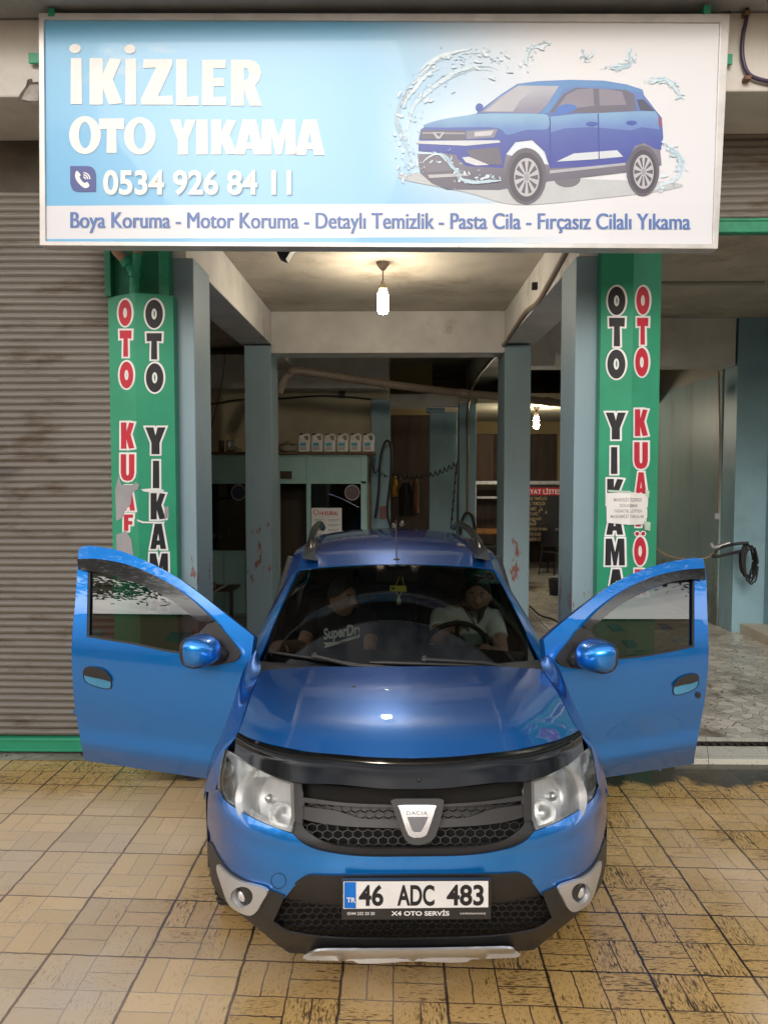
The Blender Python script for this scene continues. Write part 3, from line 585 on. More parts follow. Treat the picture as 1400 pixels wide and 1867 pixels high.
pic((140, 138, 156), [(122, 560), (300, 560), (440, 560), (600, 600), (880, 585), (905, 520), (1005, 530), (1012, 600), (985, 612), (900, 625), (605, 660), (420, 692), (230, 690), (175, 668), (132, 630)], to=(104, 102, 122))
pic((110, 146, 214), [(128, 500), (134, 470), (180, 442), (335, 413), (352, 398), (430, 340), (486, 304), (560, 294), (680, 289), (800, 292), (885, 306), (943, 325), (948, 345), (992, 402), (1013, 428), (1018, 500), (1010, 545), (985, 540), (950, 520), (915, 530), (885, 590), (880, 600), (605, 612), (585, 550), (540, 508), (480, 515), (445, 560), (435, 612), (300, 605), (250, 560), (125, 548)], to=(70, 82, 178))
pic((150, 196, 232), sm([(150, 462), (200, 436), (345, 414), (480, 412), (575, 414), (600, 425), (596, 468), (520, 472), (450, 490), (430, 472), (380, 462)], 3), to=(110, 150, 216))
pic((142, 190, 230), [(606, 424), (700, 414), (920, 404), (988, 404), (1006, 432), (1004, 470), (940, 462), (900, 474), (760, 462), (660, 466), (606, 482)], to=(112, 146, 216))
pic((104, 158, 218), [(484, 307), (560, 296), (680, 291), (800, 294), (880, 307), (943, 326), (945, 337), (890, 328), (800, 314), (700, 312), (655, 322), (600, 410), (572, 412), (600, 374), (640, 313), (500, 309)])
pic((196, 200, 214), [(352, 408), (420, 354), (490, 310), (638, 312), (592, 384), (566, 411), (480, 409)], to=(150, 150, 174))
pic((196, 198, 210), [(365, 404), (430, 356), (496, 314), (560, 314), (500, 360), (470, 405)])
pic((116, 114, 134), [(604, 408), (655, 340), (700, 318), (880, 326), (912, 342), (920, 402), (780, 410)])
pic((150, 148, 166), [(622, 404), (668, 342), (705, 324), (762, 320), (766, 384), (700, 392)]); pic((150, 148, 166), [(784, 320), (868, 332), (884, 380), (786, 384)])
pic((84, 88, 110), [(922, 362), (945, 360), (988, 404), (934, 400)])
pic((84, 130, 214), sm([(622, 415), (632, 390), (662, 378), (695, 382), (702, 396), (680, 406), (650, 412)], 3)); pic((84, 110, 190), ell(348, 390, 14, 15))
pic((112, 112, 128), [(134, 472), (300, 474), (296, 510), (136, 506)]); pic((170, 172, 186), [(140, 480), (296, 482), (295, 488), (140, 486)]); pic((150, 152, 168), [(300, 476), (415, 468), (402, 500), (300, 506)]); pic((215, 218, 226), [(330, 480), (400, 474), (390, 492), (330, 496)])
pic((198, 204, 214), [(176, 480), (222, 480), (204, 504), (192, 504)]); pic((112, 112, 128), [(188, 484), (210, 484), (200, 498)])
pic((225, 232, 240), [(118, 512), (420, 510), (425, 518), (300, 530), (118, 522)]); pic((112, 112, 130), [(300, 545), (420, 535), (432, 600), (330, 596)]); pic((228, 232, 240), [(285, 572), (310, 570), (384, 600), (335, 602), (298, 590)])
pic((128, 126, 142), [(130, 560), (262, 562), (290, 622), (160, 628), (134, 610)]); pic((200, 202, 210), [(160, 636), (300, 630), (310, 640), (165, 648)])
pic((226, 236, 246), [(628, 588), (692, 558), (850, 546), (872, 570), (760, 580)])
pic((190, 192, 202), [(604, 620), (880, 592), (880, 601), (604, 632)])
pic((56, 76, 165), [(603, 430), (607, 430), (609, 600), (605, 600)], [(779, 412), (783, 412), (786, 580), (782, 580)])
pic((70, 100, 190), ell(758, 450, 22, 8), ell(903, 446, 20, 8)); pic((160, 90, 130), [(1000, 424), (1012, 426), (1013, 462), (1002, 456)])
for cx_, cy_, rx, ry in ((518, 645, 62, 90), (944, 625, 50, 80)):
    pic((104, 102, 118), ell(cx_, cy_ - 4, rx * 1.2, ry * 1.15)); pic((78, 76, 92), ell(cx_, cy_, rx, ry)); pic((204, 204, 212), ell(cx_ + 2, cy_, rx * .74, ry * .78))
    pic((96, 94, 110), *[[(cx_ + 2 + rx * r1 * math.cos(a + da), cy_ + ry * r1 * math.sin(a + da)) for r1, da in ((.2, -.12), (.68, -.16), (.68, .16), (.2, .12))] for a in [k * math.pi / 5 for k in range(10)]])
    pic((170, 170, 182), ell(cx_ + 2, cy_, rx * .16, ry * .16))
q.build('car_picture', mats, sign)
q = MB(); mats = [pm('splash ink', tuple(c * .86 for c in srgb(*c_)), .4, var=.05, sc=9) for c_ in ((216, 234, 245), (206, 228, 241), (186, 214, 232), (228, 240, 248), (166, 198, 220))]
def blob(x, y, s, a, el, m, lv):
    P = [(x + s * (el * math.cos(t) * math.cos(a) - math.sin(t) * math.sin(a)) * rnd.uniform(.7, 1.25), y + s * (el * math.cos(t) * math.sin(a) + math.sin(t) * math.cos(a)) * rnd.uniform(.7, 1.25)) for t in [k * .7 for k in range(9)]]
    put_flat(q, [Qp(P)], lambda X, Y: sp(X, Y, lv), m)
arcs = [([(60, 640), (95, 560), (50, 440), (90, 330), (170, 240), (260, 200), (360, 190), (430, 230)], 26, 120), ([(120, 650), (70, 520), (110, 380), (210, 290), (330, 240), (420, 250)], 30, 80), ([(520, 230), (540, 170), (620, 150)], 16, 24), ([(720, 180), (740, 220), (770, 170)], 14, 18), ([(820, 250), (890, 230), (910, 160)], 14, 24), ([(960, 290), (1030, 290), (1090, 350)], 12, 30), ([(1020, 530), (1070, 570), (1075, 640), (990, 690)], 14, 50), ([(130, 600), (200, 560), (260, 620), (300, 660), (420, 650)], 22, 60)]
li = 0
for P, sp_, N in arcs:
    C_ = crv(P, 12)
    for k in range(N):
        j = rnd.randrange(len(C_) - 1); a = math.atan2(*(C_[j + 1] - C_[j]).yx) + rnd.gauss(0, .5); li += 1
        x, y = C_[j].x + rnd.gauss(0, sp_ * .8), C_[j].y + rnd.gauss(0, sp_ * .8)
        s_ = rnd.choice((1.2, 1.5, 2, 2.5, 3, 5)); m_ = rnd.choice((0, 0, 3, 1) if s_ > 2.5 else (1, 1, 2, 2, 4)); blob(x, y, s_, a, rnd.uniform(1.2, 3.2), m_, .0042 + .000002 * li)
def ribbon(P, w, m, lv):
    C_ = crv(P, 8); a = []; b2 = []
    for i, p_ in enumerate(C_):
        t_ = (C_[min(i + 1, len(C_) - 1)] - C_[max(0, i - 1)]).normalized(); nn_ = Vector((-t_.y, t_.x)); ww = w * (.35 + .65 * math.sin(math.pi * i / (len(C_) - 1))) * rnd.uniform(.75, 1.2); a.append(tuple(p_ + nn_ * ww)); b2.append(tuple(p_ - nn_ * ww))
    put_flat(q, [Qp(a + b2[::-1])], lambda X, Y: sp(X, Y, lv), m)
k_ = 0
for P, w_, N in arcs:
    for _ in range(max(3, N // 9)):
        C_ = crv(P, 6); i0_ = rnd.randrange(0, max(1, len(C_) - 10)); seg_ = C_[i0_:i0_ + rnd.randrange(7, 16)]
        if len(seg_) < 4: continue
        j_ = Vector((rnd.gauss(0, w_ * .5), rnd.gauss(0, w_ * .5))); k_ += 1; ribbon([tuple(p_ + j_ * (.4 + .6 * i_ / len(seg_)) + Vector((rnd.gauss(0, 2.5), rnd.gauss(0, 2.5)))) for i_, p_ in enumerate(seg_[::2])], rnd.choice((1, 1.3, 1.8, 2.6, 7)), rnd.choice((0, 1, 1, 2, 2, 4)), .0009 + .00001 * k_ if P[0][0] != 130 else .0058 + .00001 * k_)
q.build('splash_picture', mats, sign)
for x, y in ((52, 87), (1334, 100)):
    q = MB(); q.box(XX(x, SY, y) - .035, XX(x, SY, y) + .035, SY + .07, SY + .085, ZZ(y, SY) - .03, ZZ(y, SY) + .03); q.build('side_bracket', M['green'], sign, bevel=.003)
for x, y in ((95, 19), (1288, 25)):
    q = MB(); q.box(XX(x, SY, y) - .02, XX(x, SY, y) + .02, SY - .014, SY + .06, ZZ(y, SY) - .02, ZZ(y, SY) + .03); q.build('top_bracket', M['greendark'], sign, bevel=.003)
q = MB(); f_ = lambda d: (lambda x, y: pt(x, y, 4.7385 - d))
put_flat(q, [[(30, 183), (38, 168), (47, 156), (50, 144), (58, 142), (60, 149), (70, 148), (70, 188), (48, 186)]], f_(.001), 0); put_flat(q, [[(39, 180), (46, 166), (54, 154), (62, 153), (70, 153), (70, 183), (52, 183)]], f_(.002), 1); put_flat(q, [ell(55, 147, 3, 3)], f_(.003), 0)
cm_ = [pm('old mortar', (.10, .085, .075), .95, var=.4, sc=40, bump=.5, bsc=90), pm('bare concrete', (.33, .31, .29), .95, var=.2, sc=20)]; q.build('chipped_plaster', cm_, B)
q = MB(); put_flat(q, [[(1306, -4), (1322, 4), (1333, 22), (1318, 20), (1300, 18)]], f_(.001), 0); q.build('chipped_plaster', cm_, B)
# small dark lamp under the sign, cable and clamps on the beam
q = MB(); c0 = pt(517, 462, 4.9); q.add([c0 + Vector(v) for v in ((-.06, 0, .05), (.06, 0, .04), (.015, -.02, -.04), (-.03, -.02, -.02), (-.06, .1, .05), (.06, .1, .04), (.015, .08, -.04), (-.03, .08, -.02))], [(0, 3, 2, 1), (4, 5, 6, 7), (0, 1, 5, 4), (1, 2, 6, 5), (2, 3, 7, 6), (3, 0, 4, 7)])
tag(q.build('floodlight', M['black'], bevel=.004), 'small dark floodlight peeping out under the lower edge of the sign', 'floodlight')
t = thing('wall_cable', 'purple black cable clamped to the cream beam, beside the sign end', 'cable', pt(1362, 60, 4.72))
q = MB(); q.tube(crv([pt(1358, -60, 4.715), pt(1362, 20, 4.715), pt(1354, 70, 4.715), pt(1355, 110, 4.715), pt(1370, 138, 4.715), pt(1420, 152, 4.715)], 8), .012, 8); q.build('cable_run', pm('purple cable', (.05, .03, .07), .4), t)
for x, y in ((1362, 28), (1363, 146)):
    q = MB(); q.box(XX(x, 4.7, y) - .018, XX(x, 4.7, y) + .018, 4.69, 4.742, ZZ(y, 4.7) - .012, ZZ(y, 4.7) + .012); q.build('clamp', pm('rusty clamp', (.16, .08, .05), .7), t, bevel=.003)
# ================================================================ INTERIOR
def lamp(label, mx, my, Z, by0, by1, hy0, st):
    P = pt(mx, my, Z=Z); Y = P.y; t = thing('ceiling_lamp', label, 'hanging lamp', P); x = P.x
    z0, z1, zh = ZZ(by1, Y), ZZ(by0, Y), ZZ(hy0, Y); k = (z1 - z0) / .19
    q = MB(); q.lathe([(0, .0), (.055 * k, 0), (.05 * k, -.02 * k), (.02 * k, -.06 * k), (.006, -.07 * k)], P, n=16); q.tube([P - Vector((0, 0, .05)), (x, Y, zh)], .006, 6); q.build('cord', M['pipe'], t)
    q = MB(); q.lathe([(.008, zh - Z + .02), (.022 * k, zh - Z), (.024 * k, z1 - Z + .05 * k), (.034 * k, z1 - Z + .045 * k), (.036 * k, z1 - Z + .0), (.0, z1 - Z)], P, n=16); q.build('holder', pm('lamp holder', (.35, .3, .22), .5), t)
    q = MB(); q.lathe([(.028 * k, z1 - Z), (.042 * k, z1 - Z - .02 * k), (.044 * k, z0 - Z + .035 * k), (.034 * k, z0 - Z + .01 * k), (0, z0 - Z)], P, n=18); q.build('bulb', emit('lit bulb', (1, .87, .68), st), t)
lamp('lit bulb hanging on a cord from the ceiling, just under the shop sign', 698, 478, 3.83, 530, 573, 516, 120)
lamp('lit bulb hanging deep inside, above the price list board', 978, 742, 3.049, 760, 782, 756, 170)
# glazed office cabin
cab = thing('office_cabin', 'mint painted office cabin with dark windows behind the left pillars', 'cabin', (XX(520, 10.6), 10.9, 0)); CY_ = 10.6
q = MB()
for r in ((352, 829, 668, 832, .04), (352, 877, 668, 882, .06), (559, 832, 567, 877, .05), (559, 882, 567, 1125, .05), (658, 832, 668, 1125, .05), (356, 882, 362, 1004, .05), (448, 882, 511, 1125, .05), (352, 1004, 448, 1010, .06), (567, 1004, 658, 1010, .06)): q.pbox(r[0], r[1], r[2], r[3], CY_ - .02, r[4])
q.build('frame', M['mint'], cab, bevel=.004)
for r in ((352, 832, 447, 877), (449, 832, 559, 877), (567, 832, 658, 877)):
    q = MB(); q.pbox(*r, CY_ + .005, .02); q.build('upper_panel', M['mint'], cab)
for r in ((356, 1010, 408, 1125), (409, 1010, 448, 1125), (567, 1010, 658, 1125)):
    q = MB(); q.pbox(*r, CY_ + .005, .02); q.build('lower_panel', M['mint'], cab)
for r in ((362, 882, 448, 1004), (567, 882, 658, 1004)):
    q = MB(); q.pbox(*r, CY_ + .004, .006); q.build('window_pane', M['glass'], cab)
q = MB(); q.box(XX(660, 10.6), XX(668, 10.6) - .002, CY_ + .04, 11.2, 0, ZZ(829, 10.6)); q.build('side_panel', M['mint'], cab)
q = MB(); q.box(XX(345, 10.6), XX(660, 10.6), 11.15, 11.2, 0, ZZ(834, 10.6)); q.build('back_panel', M['darkbrown'], cab)
q = MB(); q.box(XX(345, 10.6), XX(684, 10.6), CY_ - .06, 11.22, ZZ(829, 10.6) + .001, ZZ(823.5, 10.6)); q.build('top_board', M['brown'], cab, bevel=.004)
q = MB(); q.pbox(511, 859, 532, 873, CY_ - .008, .012); q.build('name_plate', M['darkbrown'], cab)
for cx_, cy_ in ((435, 898), (642, 898)):
    q = MB(); f_ = lambda x, y: pt(x, y, CY_ - .004)
    put_flat(q, [ell(cx_, cy_, 14, 14.5, 40), ell(cx_, cy_, 12, 12.4, 40)], f_, 0); put_flat(q, [ell(cx_, cy_, 11.8, 12.2, 40)], f_, 1)
    q.build('round_sticker', [M['greyprint'], pm('sticker blue', (.02, .03, .06), .4) if cx_ < 500 else pm('sticker brown', (.09, .05, .05), .4)], cab)
po = thing('rules_poster', 'white rules poster with a red heading stuck on the cabin window', 'poster', pt(595, 990, CY_ - .01))
q = MB(); q.pbox(568, 926, 623, 1000, CY_ - .008, .003); q.build('sheet', M['paper'], po)
q = MB(); f_ = lambda x, y: pt(x, y, CY_ - .0095); text_fit(q, '14 KURAL', 583, 616, 939, 932, f_, 0, .03); put_flat(q, [ell(576, 934, 5, 5), ell(576, 934, 3.8, 3.8)], f_, 0)
for yy in (947, 956, 965, 974):
    for x0, x1 in ((573, 591), (598, 619)): put_flat(q, [[(x0, yy), (x1, yy), (x1, yy + 1), (x0, yy + 1)]], f_, 1); put_flat(q, [[(x0, yy + 2.5), (x1 - 5, yy + 2.5), (x1 - 5, yy + 3.3), (x0, yy + 3.3)]], f_, 1)
q.build('print', [M['red'], M['greyprint']], po)
# row of six jugs on the cabin
def jug(label, px0, px1, py0, py1, Y, cap='inkblack', group=None, lab=(40, 120, 170)):
    P = pt((px0 + px1) / 2, py1, Y); w = XX(px1, Y, py1) - XX(px0, Y, py1); h = ZZ(py0, Y) - ZZ(py1, Y)
    t = thing('jug', label, 'jug', P, group); d = w * .62
    def ring(z, s, dx=0): return [P + Vector((dx + a * w * .5 * s, b_ * d * .5 * s, z)) for a, b_ in ((-1, -.8), (-.8, -1), (.8, -1), (1, -.8), (1, .8), (.8, 1), (-.8, 1), (-1, .8))]
    q = MB(); R4 = [ring(0, .92), ring(h * .04, 1), ring(h * .62, 1)]
    for a, b_ in zip(R4, R4[1:]): q.hull(a, b_, caps=False)
    q.add(R4[0], [tuple(range(8))[::-1]])
    T = [P + Vector((x * w, y * d, z * h)) for x, y, z in ((-.5, -.4, .62), (-.4, -.5, .62), (.12, -.5, .62), (.12, .5, .62), (-.4, .5, .62), (-.5, .4, .62))]; T2 = [P + Vector((x * w, y * d, z * h)) for x, y, z in ((-.42, -.2, .9), (-.34, -.26, .9), (-.14, -.26, .92), (-.14, .26, .92), (-.34, .26, .9), (-.42, .2, .9))]
    q.hull(T, T2); q.add(R4[2], [tuple(range(8))])
    q.tube(crv([P + Vector((-.1 * w, 0, .86 * h)), P + Vector((.2 * w, 0, .95 * h)), P + Vector((.42 * w, 0, .84 * h)), P + Vector((.44 * w, 0, .55 * h))], 5), [.075 * w * 1.3] * 16, 8)
    q.build('bottle', M['white'], t, bevel=.006)
    q = MB(); q.lathe([(0, h * 1.0), (w * .12, h * 1.0), (w * .13, h * .9), (w * .1, h * .88)], P + Vector((-.28 * w, 0, 0)), n=12); q.build('cap', M[cap], t)
    q = MB(); yb = P.y - d * .505
    q.add([(P.x - .36 * w, yb, P.z + .08 * h), (P.x + .22 * w, yb, P.z + .08 * h), (P.x + .22 * w, yb, P.z + .54 * h), (P.x - .36 * w, yb, P.z + .54 * h)], [(0, 1, 2, 3)], 0)
    q.add([(P.x - .34 * w, yb - .001, P.z + .30 * h), (P.x + .15 * w, yb - .001, P.z + .34 * h), (P.x + .15 * w, yb - .001, P.z + .48 * h), (P.x - .30 * w, yb - .001, P.z + .46 * h)], [(0, 1, 2, 3)], 1)
    for k in range(3): z = P.z + h * (.12 + k * .05); q.add([(P.x - .32 * w, yb - .001, z), (P.x + .1 * w, yb - .001, z), (P.x + .1 * w, yb - .001, z + .025 * h), (P.x - .32 * w, yb - .001, z + .025 * h)], [(0, 1, 2, 3)], 2)
    q.build('label', [pm('jug label pale', (.5, .52, .52), .5), pm('jug label blue', (.03, .3, .45), .5), M['greyprint']], t); return t
ords = ['leftmost white jug of the row of six on the cabin, next to the basin', 'second white jug from the basin in the row on the cabin', 'third white jug from the basin in the row on the cabin', 'third white jug from the open end of the row on the cabin', 'second white jug from the open end of the row on the cabin', 'last white jug of the row on the cabin, over its corner']
j0 = jug(ords[0], 544.5, 565.5, 790, 823.5, 10.62, group='white jugs in a row on the cabin'); stp = XX(568, 10.62) - XX(544.7, 10.62)
for k in range(1, 6): dup(j0, (stp * k, rnd.uniform(-.01, .01), 0), ords[k])
t = thing('basin', 'shallow pale basin with a folded cloth lying on the cabin top', 'basin', pt(525, 823.4, 10.75)); P = pt(525, 823.4, 10.75)
q = MB(); q.lathe([(0, .0), (.10, 0), (.145, .03), (.15, .07), (.155, .07), (.15, .078), (.13, .06), (0, .055)], P, n=28); q.build('bowl', pm('old enamel', (.5, .45, .36), .4), t)
q = MB(); q.grid([[P + Vector((-.12 + .24 * i / 8, -.1 + .2 * j / 6, .075 + .03 * rnd.random() + .05 * math.exp(-((i - 4) ** 2 + (j - 3) ** 2) / 8))) for i in range(9)] for j in range(7)]); q.build('cloth', pm('dirty cloth', (.3, .26, .18), .9), t, solid=.004)
def can(name, label, cat, px0, px1, py0, py1, Y, mat, prof=None, extra=None):
    P = pt((px0 + px1) / 2, py1, Y); r = (XX(px1, Y) - XX(px0, Y)) / 2; h = ZZ(py0, Y) - ZZ(py1, Y)
    q = MB(); q.lathe([(a * r, b_ * h) for a, b_ in (prof or ((0, 0), (.95, 0), (1, .03), (1, .9), (.9, .96), (0, .96)))], P, n=20)
    if extra: extra(q, P, r, h)
    return tag(q.build(name, mat), label, cat)
can('tin_can', 'shiny metal tin on the cabin top beside the yellow sprayer', 'tin', 412, 423, 802, 823.4, 10.7, M['steel'])
can('jar', 'brown glass jar on the cabin top, beside the shiny tin', 'jar', 399, 409, 802, 823.4, 10.72, pm('brown jar', (.14, .09, .05), .2))
def trig(q, P, r, h): q.tube([P + Vector((0, 0, .85 * h)), P + Vector((0, 0, h))], .3 * r, 8, 1); q.box(P.x - r * 1.1, P.x + r * 1.0, P.y - r * .5, P.y + r * .5, P.z + h * .93, P.z + h * 1.05, 1)
can('spray_bottle', 'spray bottle with a yellow trigger head on the cabin top', 'spray bottle', 420, 430, 797, 823.4, 10.9, [M['white'], M['yellow']], ((0, 0), (1, 0), (1, .6), (.35, .85), (0, .86)), trig)
P = pt(427, 823.4, 10.66); q = MB(); q.grid([[P + Vector(((i / 8 - .5) * .2, (j / 6 - .5) * .16, .07 * math.exp(-((i - 4) ** 2 / 9 + (j - 3) ** 2 / 5)) + .018 * rnd.random() + .004)) for i in range(9)] for j in range(7)]); tag(q.build('crumpled_bag', pm('white bag', (.6, .58, .5), .6), solid=.003), 'crumpled white plastic bag on the cabin top, below the yellow sprayer', 'bag')
# things on a wall shelf behind the left front pillar
t = thing('wall_shelf', 'narrow dark shelf rack just behind the left front pillar', 'shelf', pt(362, 1120, 9.9))
q = MB(); q.pbox(340, 842, 372, 845, 9.8, .3); q.build('shelf_board', M['darkbrown'], t); q = MB(); q.pbox(340, 915, 372, 918, 9.8, .3); q.build('shelf_board', M['darkbrown'], t); q = MB(); q.box(XX(340, 9.8), XX(345, 9.8), 9.82, 10.08, 0, ZZ(790, 9.8)); q.build('upright', M['darkbrown'], t)
jug('white jug standing on the shelf behind the left front pillar', 352, 372, 792, 842, 9.9, 'inkblack')
can('dark_bag', 'dark red glossy bag hanging in front of the shelf behind the pillar', 'bag', 351, 374, 845, 886, 9.72, pm('dark red bag', (.08, .02, .02), .2), ((0, 0), (.8, .05), (1, .3), (.85, .7), (.5, .95), (0, 1)))
jug('white canister with black writing, standing under the dark red bag', 358, 384, 884, 915, 9.7, 'white')
can('sauce_bottle', 'yellow squeeze bottle behind the left cabin window', 'bottle', 415, 424, 958, 983, 10.85, M['yellow'], ((0, 0), (1, 0), (1, .55), (.5, .7), (.15, .98), (0, 1)))
for k, x in enumerate((390, 402)): can('cup', ('small white cup behind the cabin window, farther from the yellow bottle', 'small white cup behind the cabin window, next to the yellow bottle')[k], 'cup', x - 4, x + 4, 974, 983, 10.85, M['white'])
q = MB(); q.pbox(362, 983.5, 448, 990, 10.75, .35); tag(q.build('counter', M['darkbrown']), 'dark counter inside the office cabin behind its left window', 'counter')
# pipes and cables
q = MB(); q.tube(crv([pt(508, 716, 9.6), pt(515, 696, 9.6), pt(528, 682, 9.6), pt(550, 677, 9.6), pt(700, 699, 9.9), pt(835, 716, 10.2), pt(905, 722, 10.4), pt(960, 728, 10.6), pt(1060, 739, 10.9), pt(1130, 744, 11.2)], 6), .052, 12)
for a in ((560, 677.5, 9.63), (700, 699, 9.9), (845, 717, 10.22), (1000, 732, 10.7)): q.tube([pt(a[0] - 7, a[1] - 1, a[2]), pt(a[0] + 7, a[1] + 1, a[2])], .06, 12)
tag(q.build('waste_pipe', M['pipe']), 'brown plastic waste pipe slung under the ceiling behind the cross beam', 'pipe')
def cable(label, P, r=.008, name='cable', mat='black'):
    q = MB(); q.tube(crv(P, 7), r, 6); return tag(q.build(name, M[mat]), label, 'cable')
cable('thin cable hanging down from the dark ceiling behind the left beam', [pt(412, 640, 9.6), pt(404, 700, 9.7), pt(385, 780, 9.75), pt(372, 825, 9.75), pt(362, 845, 9.75)], .006)
cable('sagging cable strung across the cream back wall', [pt(352, 726, 11.6), pt(385, 736, 11.6), pt(430, 729, 11.6), pt(505, 727, 11.7), pt(570, 722, 11.7), pt(625, 723, 11.7), pt(690, 729, 11.7)], .012)
q = MB(); q.pbox(617, 712, 629, 725, 11.68, .06); tag(q.build('junction_box', M['black'], bevel=.004), 'small black junction box on the cream back wall', 'junction box')
cable('grey conduit running along the right ceiling beam', [(1.225, 5.45, 3.62), (1.232, 5.6, 3.60), (1.232, 6.2, 3.52), (1.235, 6.8, 3.47), (1.225, 7.4, 3.50), (1.232, 8.2, 3.47), (1.232, 8.8, 3.44), (1.22, 9.4, 3.42), (1.2, 10.2, 3.40), (1.17, 11.4, 3.33), (1.13, 12.1, 3.05), (1.13, 12.15, 2.4), (1.13, 12.15, 1.3)], .022, 'conduit', 'pipe')
q = MB(); q.tube([pt(983, 522, 6.9) , pt(986, 540, 6.9)], .01, 6); q.box(1.2, 1.245, 6.88, 6.93, 3.60, 3.66); tag(q.build('hook', M['black']), 'small black hook on the right ceiling beam beside the conduit', 'hook')
def coil(A, Bp, sag, turns, r, N=14):
    A, Bp = Vector(A), Vector(Bp); out = []
    for i in range(turns * N + 1):
        t_ = i / (turns * N); p_ = A.lerp(Bp, t_) - Vector((0, 0, sag * 4 * t_ * (1 - t_))); a = 2 * math.pi * t_ * turns; out.append(p_ + Vector((0, math.cos(a) * r, abs(math.sin(a / 2)) * -r * 1.6)))
    return out
q = MB(); q.tube(coil(pt(680, 850, 11.35), pt(835, 838, 12.1), .18, 18, .05, 8), .009, 6); q.tube(coil(pt(832, 845, 12.1), pt(822, 960, 12.0), 0, 7, .06, 8), .009, 6); tag(q.build('coiled_air_hose', M['black']), 'black coiled air hose slung between the two teal pillars', 'air hose')
q = MB(); q.tube(crv([pt(684, 945, 11.2), pt(690, 900, 11.2), pt(693, 840, 11.2), pt(702, 806, 11.2), pt(712, 812, 11.2), pt(713, 860, 11.2), pt(706, 930, 11.2), pt(712, 965, 11.2), pt(698, 975, 11.2)], 7), .018, 8); tag(q.build('looped_hose', M['black']), 'thick black hose looped on the small teal pillar beside the cabin', 'hose')
q = MB(); q.tube(crv([pt(838, 985, 12.0), pt(842, 950, 12.0), pt(852, 935, 12.0), pt(862, 945, 12.0), pt(868, 990, 12.0)], 7), .025, 8); tag(q.build('hose_arch', M['black']), 'black hose arching in front of the teal pillar by the conduit', 'hose')
q = MB(); q.pbox(692, 923, 706, 946, 11.4, .02); tag(q.build('wall_notice', pm('reddish notice', (.22, .1, .09), .6)), 'small reddish notice on the small teal pillar by the looped hose', 'notice')
# jackets in the back doorway
for k, (x0, x1, y0, y1, lab, mt) in enumerate(((712, 724, 868, 905, 'yellow jacket hanging in the brown back doorway', 'yellow'), (728, 752, 880, 940, 'dark jacket hanging in the brown back doorway', 'black'), (752, 764, 872, 935, 'brown coat hanging beside the dark jacket', 'brown'))):
    q = MB(); Y = 13.1; G = []
    for j in range(9):
        v_ = j / 8; row = []
        for i in range(9):
            u_ = i / 8; w_ = (.45 + .55 * min(1, v_ * 4)); x = (x0 + x1) / 2 + (u_ - .5) * (x1 - x0) * w_; row.append(pt(x, y0 + (y1 - y0) * v_, Y) + Vector((0, -.05 * math.sin(math.pi * u_) + .015 * math.sin(u_ * 22 + v_ * 3), 0)))
        G.append(row)
    q.grid(G); tag(q.build('hanging_jacket', pm(lab, (.35, .2, .02) if mt == 'yellow' else (.012, .012, .014) if mt == 'black' else (.1, .05, .02), .9), solid=.02), lab, 'jacket')
# price board, rack, chairs, bench at the back right
pb = thing('price_board', 'black price list board with a red heading, beyond the second right pillar', 'price board', pt(990, 990, 15.0))
q = MB(); q.pbox(945, 884, 1030, 988, 15.0, .03); q.build('board', pm('board black', (.012, .01, .01), .35), pb); q = MB(); q.pbox(945, 889, 1029, 903, 14.995, .004); q.build('red_heading', M['red'], pb)
q = MB(); f_ = lambda x, y: pt(x, y, 14.99); text_fit(q, 'FİYAT LİSTESİ', 957, 1026, 900.5, 892, f_, 0, .012)
f2 = lambda x, y: pt(x, y, 14.992)
for k, s_ in enumerate(('DIŞ TEMİZLİK', 'İÇ TEMİZLİK', 'TAKSİ', 'TİCARİ', 'PANELVAN', 'PİKAP', 'MOTOR YIKAMA', 'OTO KUAFÖR', 'PASTA CİLA')):
    y = 911.5 + k * 9.3; text_fit(q, s_, 963, 963 + len(s_) * 2.9, y, y - 5.5, f2, 1, .01)
    text_fit(q, '0' if k != 6 else '30 ₺', 1020 if k != 6 else 1012, 1023 if k != 6 else 1026, y, y - 4.5, f2, 2, .0)
q.build('lettering', [M['printwhite'], pm('gold print', (.45, .33, .16), .5), M['greyprint']], pb)
q = MB()
for k in range(14): a, c_ = rnd.uniform(968, 995), rnd.uniform(925, 962); put_flat(q, [[(a + rnd.uniform(-5, 5), c_ + rnd.uniform(-5, 5)) for _ in range(3)]], lambda x, y: pt(x, y, 14.985 - .0005 * k))
q.build('torn_sticker', pm('torn sticker', (.3, .22, .12), .7), pb)
t = thing('steel_rack', 'grey steel rack with a flat top rail behind the price board', 'rack', pt(950, 1020, 15.4))
q = MB(); q.pbox(862, 877, 1062, 883, 15.4, .5); q.build('top_rail', M['steel'], t)
for x in (866, 1056):
    q = MB(); q.box(XX(x, 15.4) - .03, XX(x, 15.4) + .03, 15.41, 15.47, 0, ZZ(883, 15.4)); q.build('post', M['steel'], t)
q = MB(); q.pbox(870, 905, 1050, 909, 15.42, .04); q.build('cross_bar', M['steel'], t)
q = MB(); q.tube([pt(1030, 884, 15.38), pt(1046, 900, 15.38)], .03, 6); q.build('brace', M['steel'], t)
